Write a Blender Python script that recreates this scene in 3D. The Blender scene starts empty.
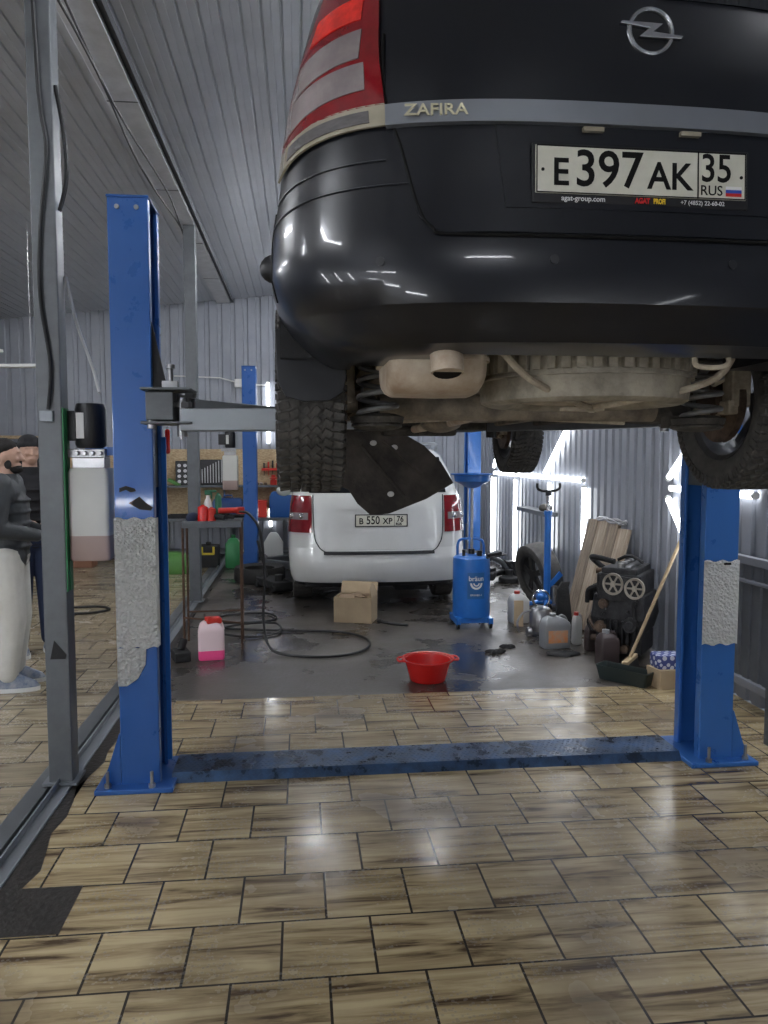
import bpy, bmesh, math, random
from mathutils import Vector, Matrix
random.seed(7)
PI = math.pi
COL = bpy.context.scene.collection
V = Vector
def R(d): return math.radians(d)
def lerp(a, b, t): return a + (b - a) * t

# ---------------------------------------------------------------- mesh builder
class MB:
    def __init__(s): s.bm = bmesh.new(); s.mi = 0
    def _f(s, vs):
        try:
            f = s.bm.faces.new(vs); f.material_index = s.mi; return f
        except ValueError: return None
    def verts(s, pts, M=None):
        return [s.bm.verts.new((M @ V(p)) if M else V(p)) for p in pts]
    def box(s, c, d, M=None, taper=None):
        x, y, z = c; a, b, h = d[0]/2, d[1]/2, d[2]/2
        t = taper or 1
        P = [(x-a,y-b,z-h),(x+a,y-b,z-h),(x+a,y+b,z-h),(x-a,y+b,z-h),(x-a*t,y-b*t,z+h),(x+a*t,y-b*t,z+h),(x+a*t,y+b*t,z+h),(x-a*t,y+b*t,z+h)]
        v = s.verts(P, M)
        for f in ((3,2,1,0),(4,5,6,7),(0,1,5,4),(1,2,6,5),(2,3,7,6),(3,0,4,7)): s._f([v[i] for i in f])
        return s
    def loft(s, rings, cap=True, closed=True, M=None):
        L = [s.verts(r, M) for r in rings]
        n = len(L[0])
        for a, b in zip(L[:-1], L[1:]):
            for i in range(n if closed else n-1):
                j = (i+1) % n
                s._f([a[i], a[j], b[j], b[i]])
        if cap and closed:
            s._f(list(reversed(L[0]))); s._f(L[-1])
        return s
    def cyl(s, p0, p1, r0, r1=None, n=16, cap=True):
        r1 = r0 if r1 is None else r1
        p0, p1 = V(p0), V(p1); d = (p1-p0)
        q = d.to_track_quat('Z', 'Y').to_matrix()
        rings = [[p + q @ V((r*math.cos(2*PI*i/n), r*math.sin(2*PI*i/n), 0)) for i in range(n)] for p, r in ((p0,r0),(p1,r1))]
        return s.loft(rings, cap)
    def tube(s, path, r, n=8, closed=False, rs=None):
        path = [V(p) for p in path]; m = len(path); rings = []
        up = None
        for i, p in enumerate(path):
            if closed: t = path[(i+1) % m] - path[i-1]
            else: t = path[min(i+1, m-1)] - path[max(i-1, 0)]
            if t.length < 1e-9: t = V((0,0,1))
            t.normalize()
            if up is None:
                up = V((0,0,1)) if abs(t.z) < .9 else V((1,0,0))
            up = (up - t*up.dot(t))
            if up.length < 1e-5: up = t.orthogonal()
            up.normalize(); b = t.cross(up)
            rr = rs[i] if rs else r
            rings.append([p + (up*math.cos(2*PI*k/n) + b*math.sin(2*PI*k/n))*rr for k in range(n)])
        if closed: return s.loft(rings + [], False)._close(rings)
        return s.loft(rings, True)
    def _close(s, rings):
        n = len(rings[0]); s.bm.verts.ensure_lookup_table()
        tot = len(s.bm.verts); a0 = tot - n; b0 = tot - n*len(rings)
        A = [s.bm.verts[a0+i] for i in range(n)]; B = [s.bm.verts[b0+i] for i in range(n)]
        for i in range(n): s._f([A[i], A[(i+1)%n], B[(i+1)%n], B[i]])
        return s
    def lathe(s, prof, M=None, n=32, closed=False, a0=0, a1=2*PI):
        full = abs(a1-a0-2*PI) < 1e-6
        rings = []
        for i in range(n + (0 if full else 1)):
            a = a0 + (a1-a0)*i/n
            rings.append([(r*math.cos(a), r*math.sin(a), z) for r, z in prof])
        L = [s.verts(r, M) for r in rings]; m = len(prof)
        K = len(L)
        for i in range(K if full else K-1):
            a, b = L[i], L[(i+1)%K]
            for k in range(m if closed else m-1):
                k2 = (k+1)%m
                s._f([a[k], b[k], b[k2], a[k2]])
        return s
    def prism(s, poly, z0, z1, M=None):
        return s.loft([[(x,y,z0) for x,y in poly], [(x,y,z1) for x,y in poly]], True, True, M)
    def ell(s, c, r, M=None, n=14, m=9):
        c = V(c); pr = []
        rings = []
        for j in range(m+1):
            a = -PI/2 + PI*j/m; a = max(-PI/2+.02, min(PI/2-.02, a))
            ring = [V((r[0]*math.cos(a)*math.cos(2*PI*i/n), r[1]*math.cos(a)*math.sin(2*PI*i/n), r[2]*math.sin(a))) for i in range(n)]
            if M: ring = [M @ p for p in ring]
            rings.append([p + c for p in ring])
        return s.loft(rings)
    def cap(s, p0, p1, r0, r1, n=14):
        p0, p1 = V(p0), V(p1); d = (p1-p0); L = d.length; q = d.to_track_quat('Z','Y').to_matrix(); rings = []
        for j in range(5):
            a = -PI/2 + .05 + (PI/2-.05)*j/4
            rings.append([p0 + q @ V((r0*math.cos(a)*math.cos(2*PI*i/n), r0*math.cos(a)*math.sin(2*PI*i/n), r0*math.sin(a))) for i in range(n)])
        for j in range(5):
            a = (PI/2-.05)*j/4
            rings.append([p1 + q @ V((r1*math.cos(a)*math.cos(2*PI*i/n), r1*math.cos(a)*math.sin(2*PI*i/n), r1*math.sin(a))) for i in range(n)])
        return s.loft(rings)
    def build(s, name, mat, parent=None, smooth=35, bevel=0, norm=True):
        if norm: bmesh.ops.recalc_face_normals(s.bm, faces=s.bm.faces)
        me = bpy.data.meshes.new(name); s.bm.to_mesh(me); s.bm.free()
        for m in (mat if isinstance(mat, (list, tuple)) else [mat]): me.materials.append(m)
        if smooth:
            me.polygons.foreach_set('use_smooth', [True]*len(me.polygons))
            me.set_sharp_from_angle(angle=R(smooth))
        o = bpy.data.objects.new(name, me); COL.objects.link(o)
        if parent: o.parent = parent
        if bevel:
            b = o.modifiers.new('b', 'BEVEL'); b.width = bevel; b.segments = 2; b.limit_method = 'ANGLE'; b.angle_limit = R(40)
        return o

def tag(o, label=None, cat=None, group=None, kind=None):
    if label: o['label'] = label
    if cat: o['category'] = cat
    if group: o['group'] = group
    if kind: o['kind'] = kind
    return o
def thing(name, label, cat, loc=(0,0,0), rz=0, group=None):
    o = bpy.data.objects.new(name, None); COL.objects.link(o)
    o.location = loc; o.rotation_euler = (0,0,R(rz)); o.empty_display_size = .1
    return tag(o, label, cat, group)
def struct(name, mb, mat, **k): return tag(mb.build(name, mat, **k), kind='structure')
def copy_tree(o, parent=None):
    c = o.copy(); COL.objects.link(c); c.parent = parent
    for ch in [x for x in bpy.data.objects if x.parent == o]: copy_tree(ch, c)
    return c
def text(name, s, size, mat, parent, M, ext=.0008, align='CENTER', sx=1.0, bold=0):
    cu = bpy.data.curves.new(name, 'FONT'); cu.body = s; cu.size = size; cu.extrude = ext; cu.align_x = align; cu.align_y = 'CENTER'
    cu.offset = bold; cu.resolution_u = 4
    t = bpy.data.objects.new(name + '_c', cu); COL.objects.link(t)
    dg = bpy.context.evaluated_depsgraph_get()
    me = bpy.data.meshes.new_from_object(t.evaluated_get(dg)); bpy.data.objects.remove(t); bpy.data.curves.remove(cu)
    me.transform(M @ Matrix.Diagonal((sx, 1, 1, 1))); me.name = name
    me.materials.clear(); me.materials.append(mat)
    o = bpy.data.objects.new(name, me); COL.objects.link(o); o.parent = parent
    return o
def T(x, y, z): return Matrix.Translation((x, y, z))
def RX(d): return Matrix.Rotation(R(d), 4, 'X')
def RY(d): return Matrix.Rotation(R(d), 4, 'Y')
def RZ(d): return Matrix.Rotation(R(d), 4, 'Z')
def spline(pts, k=8, closed=False):
    pts = [V(p) for p in pts]; out = []; n = len(pts)
    rng = range(n) if closed else range(n-1)
    for i in rng:
        if closed: p0, p1, p2, p3 = pts[i-1], pts[i], pts[(i+1)%n], pts[(i+2)%n]
        else: p0, p1, p2, p3 = pts[max(i-1,0)], pts[i], pts[i+1], pts[min(i+2,n-1)]
        for j in range(k):
            t = j/k
            out.append(.5*((2*p1) + (p2-p0)*t + (2*p0-5*p1+4*p2-p3)*t*t + (3*p1-p0-3*p2+p3)*t**3))
    if not closed: out.append(pts[-1])
    return out

# ---------------------------------------------------------------- materials
def mat(name, col, rough=.5, metal=0, noise=0, nscale=8, bump=0, bscale=60, coat=0, spec=.5, col2=None, trans=0, emis=None, es=0, alpha=1, rnoise=0, stretch=(1,1,1), ior=1.45):
    m = bpy.data.materials.new(name); m.use_nodes = True; nt = m.node_tree; N = nt.nodes; L = nt.links
    b = N['Principled BSDF']
    b.inputs['Roughness'].default_value = rough; b.inputs['Metallic'].default_value = metal
    b.inputs['Base Color'].default_value = (*col, 1); b.inputs['Coat Weight'].default_value = coat; b.inputs['Coat Roughness'].default_value = .05
    b.inputs['Specular IOR Level'].default_value = spec; b.inputs['Transmission Weight'].default_value = trans; b.inputs['IOR'].default_value = ior
    b.inputs['Alpha'].default_value = alpha
    if emis: b.inputs['Emission Color'].default_value = (*emis, 1); b.inputs['Emission Strength'].default_value = es
    tc = N.new('ShaderNodeTexCoord'); mp = N.new('ShaderNodeMapping'); mp.inputs['Scale'].default_value = stretch
    L.new(tc.outputs['Object'], mp.inputs['Vector'])
    nz = N.new('ShaderNodeTexNoise'); nz.inputs['Scale'].default_value = nscale; nz.inputs['Detail'].default_value = 6; nz.inputs['Roughness'].default_value = .65
    L.new(mp.outputs['Vector'], nz.inputs['Vector'])
    c2 = col2 or tuple(c*(1-noise) for c in col)
    if noise or col2:
        cr = N.new('ShaderNodeValToRGB'); cr.color_ramp.elements[0].position = .35; cr.color_ramp.elements[1].position = .68
        cr.color_ramp.elements[0].color = (*c2, 1); cr.color_ramp.elements[1].color = (*col, 1)
        L.new(nz.outputs['Fac'], cr.inputs['Fac']); L.new(cr.outputs['Color'], b.inputs['Base Color'])
    if rnoise:
        mr = N.new('ShaderNodeMapRange'); mr.inputs['From Min'].default_value = .3; mr.inputs['From Max'].default_value = .7
        mr.inputs['To Min'].default_value = max(.02, rough-rnoise); mr.inputs['To Max'].default_value = rough+rnoise
        L.new(nz.outputs['Fac'], mr.inputs['Value']); L.new(mr.outputs['Result'], b.inputs['Roughness'])
    if bump:
        n2 = N.new('ShaderNodeTexNoise'); n2.inputs['Scale'].default_value = bscale; n2.inputs['Detail'].default_value = 4
        L.new(mp.outputs['Vector'], n2.inputs['Vector'])
        bp = N.new('ShaderNodeBump'); bp.inputs['Strength'].default_value = bump; bp.inputs['Distance'].default_value = .01
        L.new(n2.outputs['Fac'], bp.inputs['Height']); L.new(bp.outputs['Normal'], b.inputs['Normal'])
    return m
def emit(name, col, s):
    m = bpy.data.materials.new(name); m.use_nodes = True; nt = m.node_tree; nt.nodes.clear()
    e = nt.nodes.new('ShaderNodeEmission'); e.inputs['Color'].default_value = (*col,1); e.inputs['Strength'].default_value = s
    o = nt.nodes.new('ShaderNodeOutputMaterial'); nt.links.new(e.outputs[0], o.inputs[0]); return m

M = {}
M['ceil'] = mat('ceiling_metal', (.56,.58,.62), .36, .35, noise=.15, nscale=2.5, rnoise=.08)
M['wall'] = mat('wall_metal', (.26,.275,.31), .4, .15, noise=.15, nscale=3, rnoise=.06)
M['beam'] = mat('beam_light', (.62,.63,.65), .5, .1, noise=.2)
M['beamd'] = mat('beam_dark', (.07,.072,.08), .5, .2)
M['post'] = mat('post_grey', (.13,.14,.15), .42, .2, noise=.25, nscale=9, rnoise=.1)
M['galv'] = mat('galvanised', (.24,.26,.28), .42, .4, noise=.12, nscale=5, rnoise=.05)
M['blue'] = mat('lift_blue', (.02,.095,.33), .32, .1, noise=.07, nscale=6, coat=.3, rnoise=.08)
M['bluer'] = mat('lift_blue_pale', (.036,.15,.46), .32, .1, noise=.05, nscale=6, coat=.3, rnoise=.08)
M['blued'] = mat('blue_enamel', (.02,.16,.55), .3, 0, noise=.12, coat=.3)
M['plate'] = mat('cross_plate_blue', (.05,.11,.23), .32, .45, col2=(.02,.03,.05), nscale=9, rnoise=.14)
M['green'] = mat('green_paint', (.01,.16,.05), .45)
M['black'] = mat('black_plastic', (.014,.014,.016), .4, noise=.3)
M['blackm'] = mat('black_matt', (.02,.02,.021), .75, noise=.35, bump=.3)
M['rubber'] = mat('tyre_rubber', (.04,.039,.038), .72, col2=(.085,.08,.073), nscale=22, bump=.25, bscale=90)
M['rubber2'] = mat('tyre_worn', (.035,.034,.033), .65, noise=.4, nscale=10)
M['hose'] = mat('hose_rubber', (.012,.012,.013), .42)
M['paint'] = mat('car_black_paint', (.005,.006,.0095), .30, .0, coat=.4, spec=.45)
M['trimblk'] = mat('bumper_lower', (.02,.021,.024), .38, noise=.2)
M['glassd'] = mat('dark_glass', (.006,.007,.009), .05, spec=.8)
M['chrome'] = mat('chrome', (.62,.63,.64), .17, 1, noise=.1, rnoise=.06)
M['trim'] = mat('brushed_trim', (.30,.32,.35), .36, .7, noise=.1, nscale=3)
M['lampred'] = mat('lamp_red', (.24,.004,.010), .12, coat=1, noise=.35, nscale=14)
M['lampred2'] = mat('lamp_bright_red', (.85,.03,.02), .12, coat=1, noise=.4, nscale=30)
M['lampclr'] = mat('lamp_clear', (.34,.29,.29), .14, .2, coat=1, noise=.4, nscale=7)
M['lampyel'] = mat('lamp_yellowed', (.40,.36,.27), .2, coat=1, noise=.3)
M['lampgrey'] = mat('lamp_reverse', (.16,.15,.15), .15, .2, coat=1, noise=.3, nscale=30, stretch=(1,1,4))
M['platew'] = mat('plate_white', (.66,.65,.55), .5, noise=.12, nscale=20)
M['ink'] = mat('plate_ink', (.006,.006,.006), .6, spec=.2)
M['white'] = mat('white_print', (.75,.75,.75), .5)
M['redp'] = mat('red_print', (.55,.02,.02), .5)
M['yelp'] = mat('yellow_print', (.75,.5,.03), .5)
M['bluep'] = mat('blue_print', (.03,.08,.45), .5)
M['gold'] = mat('gold_badge', (.5,.46,.32), .35, .5)
M['dirt'] = mat('dirty_metal', (.55,.49,.38), .8, .0, col2=(.30,.25,.19), nscale=13, bump=.5, bscale=50)
M['rustm'] = mat('rusty_muffler', (.66,.60,.49), .62, .1, col2=(.40,.29,.20), nscale=7, bump=.2, bscale=30)
M['dirt2'] = mat('dark_dirt', (.09,.08,.068), .85, 0, col2=(.03,.028,.026), nscale=16, bump=.5)
M['dirts'] = mat('spare_tyre_dust', (.44,.40,.32), .85, 0, col2=(.20,.18,.145), nscale=9, bump=.3, bscale=40)
M['dirtsh'] = mat('shaded_dirt', (.36,.31,.24), .85, 0, col2=(.13,.11,.09), nscale=8, bump=.3)  # underbody dirt, darkened to paint in shading around the spare wheel
M['spring'] = mat('spring_paint', (.20,.20,.20), .34, .2, noise=.4)
M['brake'] = mat('brake_metal', (.2,.14,.10), .6, .5, col2=(.07,.05,.04), nscale=18)
M['alloy'] = mat('alloy_dull', (.25,.25,.26), .4, .8, noise=.4)
M['wpaint'] = mat('car_white_paint', (.68,.69,.67), .22, 0, noise=.07, nscale=3, coat=.7)
M['shield'] = mat('splash_shield_dirt', (.095,.080,.068), .8, 0, col2=(.030,.026,.023), nscale=5, bump=.3)
M['tank'] = mat('translucent_plastic', (.60,.60,.56), .35, trans=.12, noise=.05)
M['tankf'] = mat('tank_fluid_tint', (.40,.30,.27), .35, trans=.1)
M['pink'] = mat('pink_fluid', (.95,.10,.30), .3)
M['pinkw'] = mat('pale_pink_plastic', (.80,.62,.64), .35)
M['redpl'] = mat('red_plastic', (.62,.015,.012), .25, coat=.4)
M['redcap'] = mat('red_cap', (.5,.03,.02), .4)
M['card'] = mat('cardboard', (.47,.36,.23), .75, noise=.12)
M['carddk'] = mat('cardboard_inner', (.28,.2,.13), .8)
M['wood'] = mat('weathered_wood', (.38,.30,.22), .7, col2=(.17,.13,.095), nscale=5, stretch=(6,6,.8), bump=.3)
M['wood2'] = mat('weathered_wood_pale', (.50,.42,.32), .7, col2=(.27,.20,.14), nscale=5, stretch=(6,6,.8), bump=.3)
M['stick'] = mat('broom_wood', (.50,.38,.23), .55, noise=.25)
M['osb'] = mat('osb_board', (.58,.45,.28), .7, col2=(.34,.23,.12), nscale=26, stretch=(1,1,2.2))
M['engine'] = mat('engine_block', (.055,.055,.058), .5, .5, col2=(.02,.02,.022), nscale=14, bump=.3, bscale=30)
M['steel'] = mat('bare_steel', (.45,.45,.46), .3, .9, noise=.3)
M['rust'] = mat('rusted_steel', (.13,.075,.05), .75, .3, noise=.5, nscale=12)
M['greyp'] = mat('grey_plastic', (.28,.29,.30), .42, noise=.1)
M['brownp'] = mat('dark_brown_plastic', (.06,.045,.045), .4)
M['orange'] = mat('orange_label', (.7,.25,.08), .5, col2=(.5,.35,.25), nscale=25)
M['whitep'] = mat('white_plastic', (.62,.62,.60), .45)
M['gpl'] = mat('green_plastic', (.08,.22,.05), .45)
M['gpd'] = mat('dark_green_plastic', (.02,.12,.06), .45)
M['yel'] = mat('yellow_plastic', (.6,.45,.03), .45)
M['skin'] = mat('skin', (.50,.31,.23), .5, noise=.1)
M['hair'] = mat('hair', (.012,.01,.009), .7, bump=.5, bscale=120)
M['jacket'] = mat('grey_puffer', (.052,.058,.064), .5, noise=.25, bump=.35, bscale=14)
M['blackc'] = mat('black_cloth', (.011,.011,.013), .85)
M['navy'] = mat('navy_cloth', (.012,.02,.05), .85)
M['pants'] = mat('pale_sweatpants', (.60,.59,.54), .85, noise=.12, bump=.3, bscale=12)
M['shoe'] = mat('sneaker_grey', (.30,.31,.33), .6, col2=(.08,.12,.2), nscale=16)
M['sole'] = mat('sneaker_sole', (.6,.6,.58), .6)
M['grime'] = mat('grime', (.035,.03,.026), .4, noise=.5, nscale=14, bump=.4, bscale=40)
M['oil'] = mat('oil_puddle', (.006,.006,.006), .08)
TUBE = emit('led_tube', (.93,.96,1.0), 6)
TUBE2 = emit('led_tube_bright', (.95,.97,1.0), 48)

def foil():
    m = bpy.data.materials.new('foil_insulation'); m.use_nodes = True; N = m.node_tree.nodes; L = m.node_tree.links; b = N['Principled BSDF']
    b.inputs['Base Color'].default_value = (.86,.87,.86,1); b.inputs['Metallic'].default_value = .62; b.inputs['Roughness'].default_value = .28
    tc = N.new('ShaderNodeTexCoord'); v = N.new('ShaderNodeTexVoronoi'); v.inputs['Scale'].default_value = 62; v.feature = 'F1'; v.distance = 'CHEBYCHEV'
    n = N.new('ShaderNodeTexNoise'); n.inputs['Scale'].default_value = 30; n.inputs['Detail'].default_value = 8; n.inputs['Roughness'].default_value = .75
    L.new(tc.outputs['Object'], v.inputs['Vector']); L.new(tc.outputs['Object'], n.inputs['Vector'])
    mm = N.new('ShaderNodeMath'); mm.operation = 'ADD'; L.new(v.outputs['Distance'], mm.inputs[0]); L.new(n.outputs['Fac'], mm.inputs[1])
    bp = N.new('ShaderNodeBump'); bp.inputs['Strength'].default_value = 1; bp.inputs['Distance'].default_value = .03
    L.new(mm.outputs[0], bp.inputs['Height']); L.new(bp.outputs['Normal'], b.inputs['Normal']); return m
M['foil'] = foil()

def tile_mat(name, light, mid, dark, rot=0, dirt=0.0, ph=(0,0), rbase=.2):
    m = bpy.data.materials.new(name); m.use_nodes = True; N = m.node_tree.nodes; L = m.node_tree.links; b = N['Principled BSDF']
    tc = N.new('ShaderNodeTexCoord'); mp = N.new('ShaderNodeMapping'); mp.inputs['Location'].default_value = (ph[0], ph[1], 0); mp.inputs['Rotation'].default_value = (0,0,R(rot))
    L.new(tc.outputs['Object'], mp.inputs['Vector'])
    br = N.new('ShaderNodeTexBrick'); br.offset = .5; br.squash = 1
    for k, v in (('Scale',1),('Mortar Size',.0045),('Mortar Smooth',.15),('Brick Width',.296),('Row Height',.296),('Bias',0)): br.inputs[k].default_value = v
    br.inputs['Color1'].default_value = (0,0,0,1); br.inputs['Color2'].default_value = (1,1,1,1); br.inputs['Mortar'].default_value = (.5,.5,.5,1)
    L.new(mp.outputs['Vector'], br.inputs['Vector'])
    sc = N.new('ShaderNodeVectorMath'); sc.operation = 'SCALE'; sc.inputs['Scale'].default_value = 7.3; L.new(br.outputs['Color'], sc.inputs[0])
    ad = N.new('ShaderNodeVectorMath'); ad.operation = 'ADD'; L.new(mp.outputs['Vector'], ad.inputs[0]); L.new(sc.outputs[0], ad.inputs[1])
    m2 = N.new('ShaderNodeMapping'); m2.inputs['Rotation'].default_value = (0,0,R(-14)); m2.inputs['Scale'].default_value = (1.6,17,1); L.new(ad.outputs[0], m2.inputs['Vector'])
    n1 = N.new('ShaderNodeTexNoise'); n1.inputs['Scale'].default_value = 1.15; n1.inputs['Detail'].default_value = 7; n1.inputs['Roughness'].default_value = .6; n1.inputs['Distortion'].default_value = .6
    L.new(m2.outputs['Vector'], n1.inputs['Vector'])
    r1 = N.new('ShaderNodeValToRGB'); e = r1.color_ramp.elements; e[0].position = .34; e[0].color = (*dark,1); e[1].position = .62; e[1].color = (*light,1)
    x = e.new(.45); x.color = (*mid,1); L.new(n1.outputs['Fac'], r1.inputs['Fac'])
    # broad muddy patches
    n2 = N.new('ShaderNodeTexNoise'); n2.inputs['Scale'].default_value = 1.7; n2.inputs['Detail'].default_value = 5; L.new(tc.outputs['Object'], n2.inputs['Vector'])
    mr = N.new('ShaderNodeMapRange'); mr.inputs['From Min'].default_value = .5; mr.inputs['From Max'].default_value = .72; mr.inputs['To Max'].default_value = .55+dirt; L.new(n2.outputs['Fac'], mr.inputs['Value'])
    mx = N.new('ShaderNodeMix'); mx.data_type = 'RGBA'; L.new(mr.outputs[0], mx.inputs['Factor']); L.new(r1.outputs['Color'], mx.inputs['A']); mx.inputs['B'].default_value = (*[c*1.15 for c in dark],1)
    # foot-print speckle
    vo = N.new('ShaderNodeTexVoronoi'); vo.inputs['Scale'].default_value = 68; L.new(tc.outputs['Object'], vo.inputs['Vector'])
    lt = N.new('ShaderNodeMapRange'); lt.inputs['From Min'].default_value = .30; lt.inputs['From Max'].default_value = .42; lt.inputs['To Min'].default_value = 1; lt.inputs['To Max'].default_value = 0; L.new(vo.outputs['Distance'], lt.inputs['Value'])
    n3 = N.new('ShaderNodeTexNoise'); n3.inputs['Scale'].default_value = 4.2; n3.inputs['Detail'].default_value = 2; L.new(tc.outputs['Object'], n3.inputs['Vector'])
    m3 = N.new('ShaderNodeMapRange'); m3.inputs['From Min'].default_value = .51; m3.inputs['From Max'].default_value = .56; L.new(n3.outputs['Fac'], m3.inputs['Value'])
    mu = N.new('ShaderNodeMath'); mu.operation = 'MULTIPLY'; L.new(lt.outputs[0], mu.inputs[0]); L.new(m3.outputs[0], mu.inputs[1])
    mu2 = N.new('ShaderNodeMath'); mu2.operation = 'MULTIPLY'; mu2.inputs[1].default_value = .35; L.new(mu.outputs[0], mu2.inputs[0])
    my = N.new('ShaderNodeMix'); my.data_type = 'RGBA'; L.new(mu2.outputs[0], my.inputs['Factor']); L.new(mx.outputs['Result'], my.inputs['A']); my.inputs['B'].default_value = (*[c*.5 for c in dark],1)
    mz = N.new('ShaderNodeMix'); mz.data_type = 'RGBA'; L.new(br.outputs['Fac'], mz.inputs['Factor']); L.new(my.outputs['Result'], mz.inputs['A']); mz.inputs['B'].default_value = (.035,.03,.024,1)
    L.new(mz.outputs['Result'], b.inputs['Base Color'])
    rr = N.new('ShaderNodeMapRange'); rr.inputs['From Min'].default_value = .3; rr.inputs['From Max'].default_value = .7; rr.inputs['To Min'].default_value = rbase-.06; rr.inputs['To Max'].default_value = rbase+.16
    L.new(n2.outputs['Fac'], rr.inputs['Value'])
    ra = N.new('ShaderNodeMath'); ra.operation = 'ADD'; L.new(rr.outputs[0], ra.inputs[0]); L.new(mu2.outputs[0], ra.inputs[1]); L.new(ra.outputs[0], b.inputs['Roughness'])
    h = N.new('ShaderNodeMath'); h.operation = 'MULTIPLY_ADD'; h.inputs[1].default_value = -1; L.new(br.outputs['Fac'], h.inputs[0])
    h2 = N.new('ShaderNodeMath'); h2.operation = 'MULTIPLY'; h2.inputs[1].default_value = .12; L.new(n1.outputs['Fac'], h2.inputs[0]); L.new(h2.outputs[0], h.inputs[2])
    bp = N.new('ShaderNodeBump'); bp.inputs['Strength'].default_value = .5; bp.inputs['Distance'].default_value = .004; L.new(h.outputs[0], bp.inputs['Height']); L.new(bp.outputs['Normal'], b.inputs['Normal'])
    return m
M['tile'] = tile_mat('floor_tile', (.50,.405,.24), (.31,.235,.13), (.075,.05,.03), dirt=.25, ph=(.219,.133), rbase=.17)
M['tile2'] = tile_mat('floor_tile_left_bay', (.40,.34,.24), (.28,.23,.15), (.10,.075,.05), rbase=.15, dirt=.0, ph=(.1,.1))
def concrete():
    m = bpy.data.materials.new('wet_concrete'); m.use_nodes = True; N = m.node_tree.nodes; L = m.node_tree.links; b = N['Principled BSDF']
    tc = N.new('ShaderNodeTexCoord')
    n1 = N.new('ShaderNodeTexNoise'); n1.inputs['Scale'].default_value = 1.3; n1.inputs['Detail'].default_value = 8; n1.inputs['Roughness'].default_value = .6; L.new(tc.outputs['Object'], n1.inputs['Vector'])
    r = N.new('ShaderNodeValToRGB'); e = r.color_ramp.elements; e[0].position = .36; e[0].color = (.032,.028,.025,1); e[1].position = .68; e[1].color = (.12,.105,.09,1); L.new(n1.outputs['Fac'], r.inputs['Fac']); L.new(r.outputs['Color'], b.inputs['Base Color'])
    m1 = N.new('ShaderNodeMapRange'); m1.inputs['From Min'].default_value = .35; m1.inputs['From Max'].default_value = .62; m1.inputs['To Min'].default_value = .14; m1.inputs['To Max'].default_value = .5; L.new(n1.outputs['Fac'], m1.inputs['Value']); L.new(m1.outputs[0], b.inputs['Roughness'])
    n2 = N.new('ShaderNodeTexNoise'); n2.inputs['Scale'].default_value = 35; n2.inputs['Detail'].default_value = 5; L.new(tc.outputs['Object'], n2.inputs['Vector'])
    bp = N.new('ShaderNodeBump'); bp.inputs['Strength'].default_value = .35; bp.inputs['Distance'].default_value = .006; L.new(n2.outputs['Fac'], bp.inputs['Height']); L.new(bp.outputs['Normal'], b.inputs['Normal'])
    return m
M['conc'] = concrete()
def checker():
    m = bpy.data.materials.new('checked_packaging'); m.use_nodes = True; N = m.node_tree.nodes; L = m.node_tree.links; b = N['Principled BSDF']
    tc = N.new('ShaderNodeTexCoord'); mp = N.new('ShaderNodeMapping'); mp.inputs['Rotation'].default_value = (R(45),R(0),R(45))
    v = N.new('ShaderNodeTexVoronoi'); v.inputs['Scale'].default_value = 26; v.inputs['Randomness'].default_value = 0
    L.new(tc.outputs['Object'], mp.inputs['Vector']); L.new(mp.outputs['Vector'], v.inputs['Vector'])
    r = N.new('ShaderNodeValToRGB'); r.color_ramp.interpolation = 'CONSTANT'; r.color_ramp.elements[0].color = (.6,.62,.7,1); r.color_ramp.elements[1].position = .42; r.color_ramp.elements[1].color = (.05,.07,.24,1)
    L.new(v.outputs['Distance'], r.inputs['Fac']); L.new(r.outputs['Color'], b.inputs['Base Color']); return m
M['check'] = checker()

# ---------------------------------------------------------------- the setting
XL, XR, YF, YB = -5.8, 2.85, -4.2, 12.5
def zc(x): return 4.10 + .107*(x+.4)
# floor slabs
mb = MB(); mb.box((.9,.39,-.05),(3.9,9.18,.1)); struct('floor', mb, M['tile'], smooth=0)
mb = MB(); mb.box((.9,8.75,-.052),(3.9,7.54,.1)); o = struct('floor', mb, M['conc'], smooth=0)
mb = MB(); mb.box((-3.545,4.15,-.05),(4.51,16.7,.1)); struct('floor', mb, M['tile2'], smooth=0)
mb = MB(); mb.box((-1.215,4.15,-.13),(.35,16.7,.1)); struct('floor', mb, M['blackm'], smooth=0)   # trench bottom
mb = MB()
mb.box((-1.13,4.15,-.012),(.065,16.7,.045)); mb.box((-1.158,4.15,-.02),(.010,16.7,.12))
struct('trim_1', mb, M['galv'], smooth=0, bevel=.004)
mb = MB(); mb.box((-1.245,4.15,-.018),(.085,16.7,.05)); mb.box((-1.07,-.0,.0005),(.06,1,.001)) if False else None; struct('trim_2', mb, M['post'], smooth=0, bevel=.004)
mb = MB(); mb.loft([[(-1.098, y, .0012), (x, y, .0012)] for y, x in [(-4.1+.15*i, -1.035+.02*math.sin(i*1.9)+.02*math.sin(i*.7)) for i in range(110)]], False, False)
struct('trim_8', mb, M['grime'], smooth=0, norm=False)
mb = MB(); mb.box((-.953,2.685,.0012),(.292,.290,.002)); struct('trim_9', mb, M['grime'], smooth=0)
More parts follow.
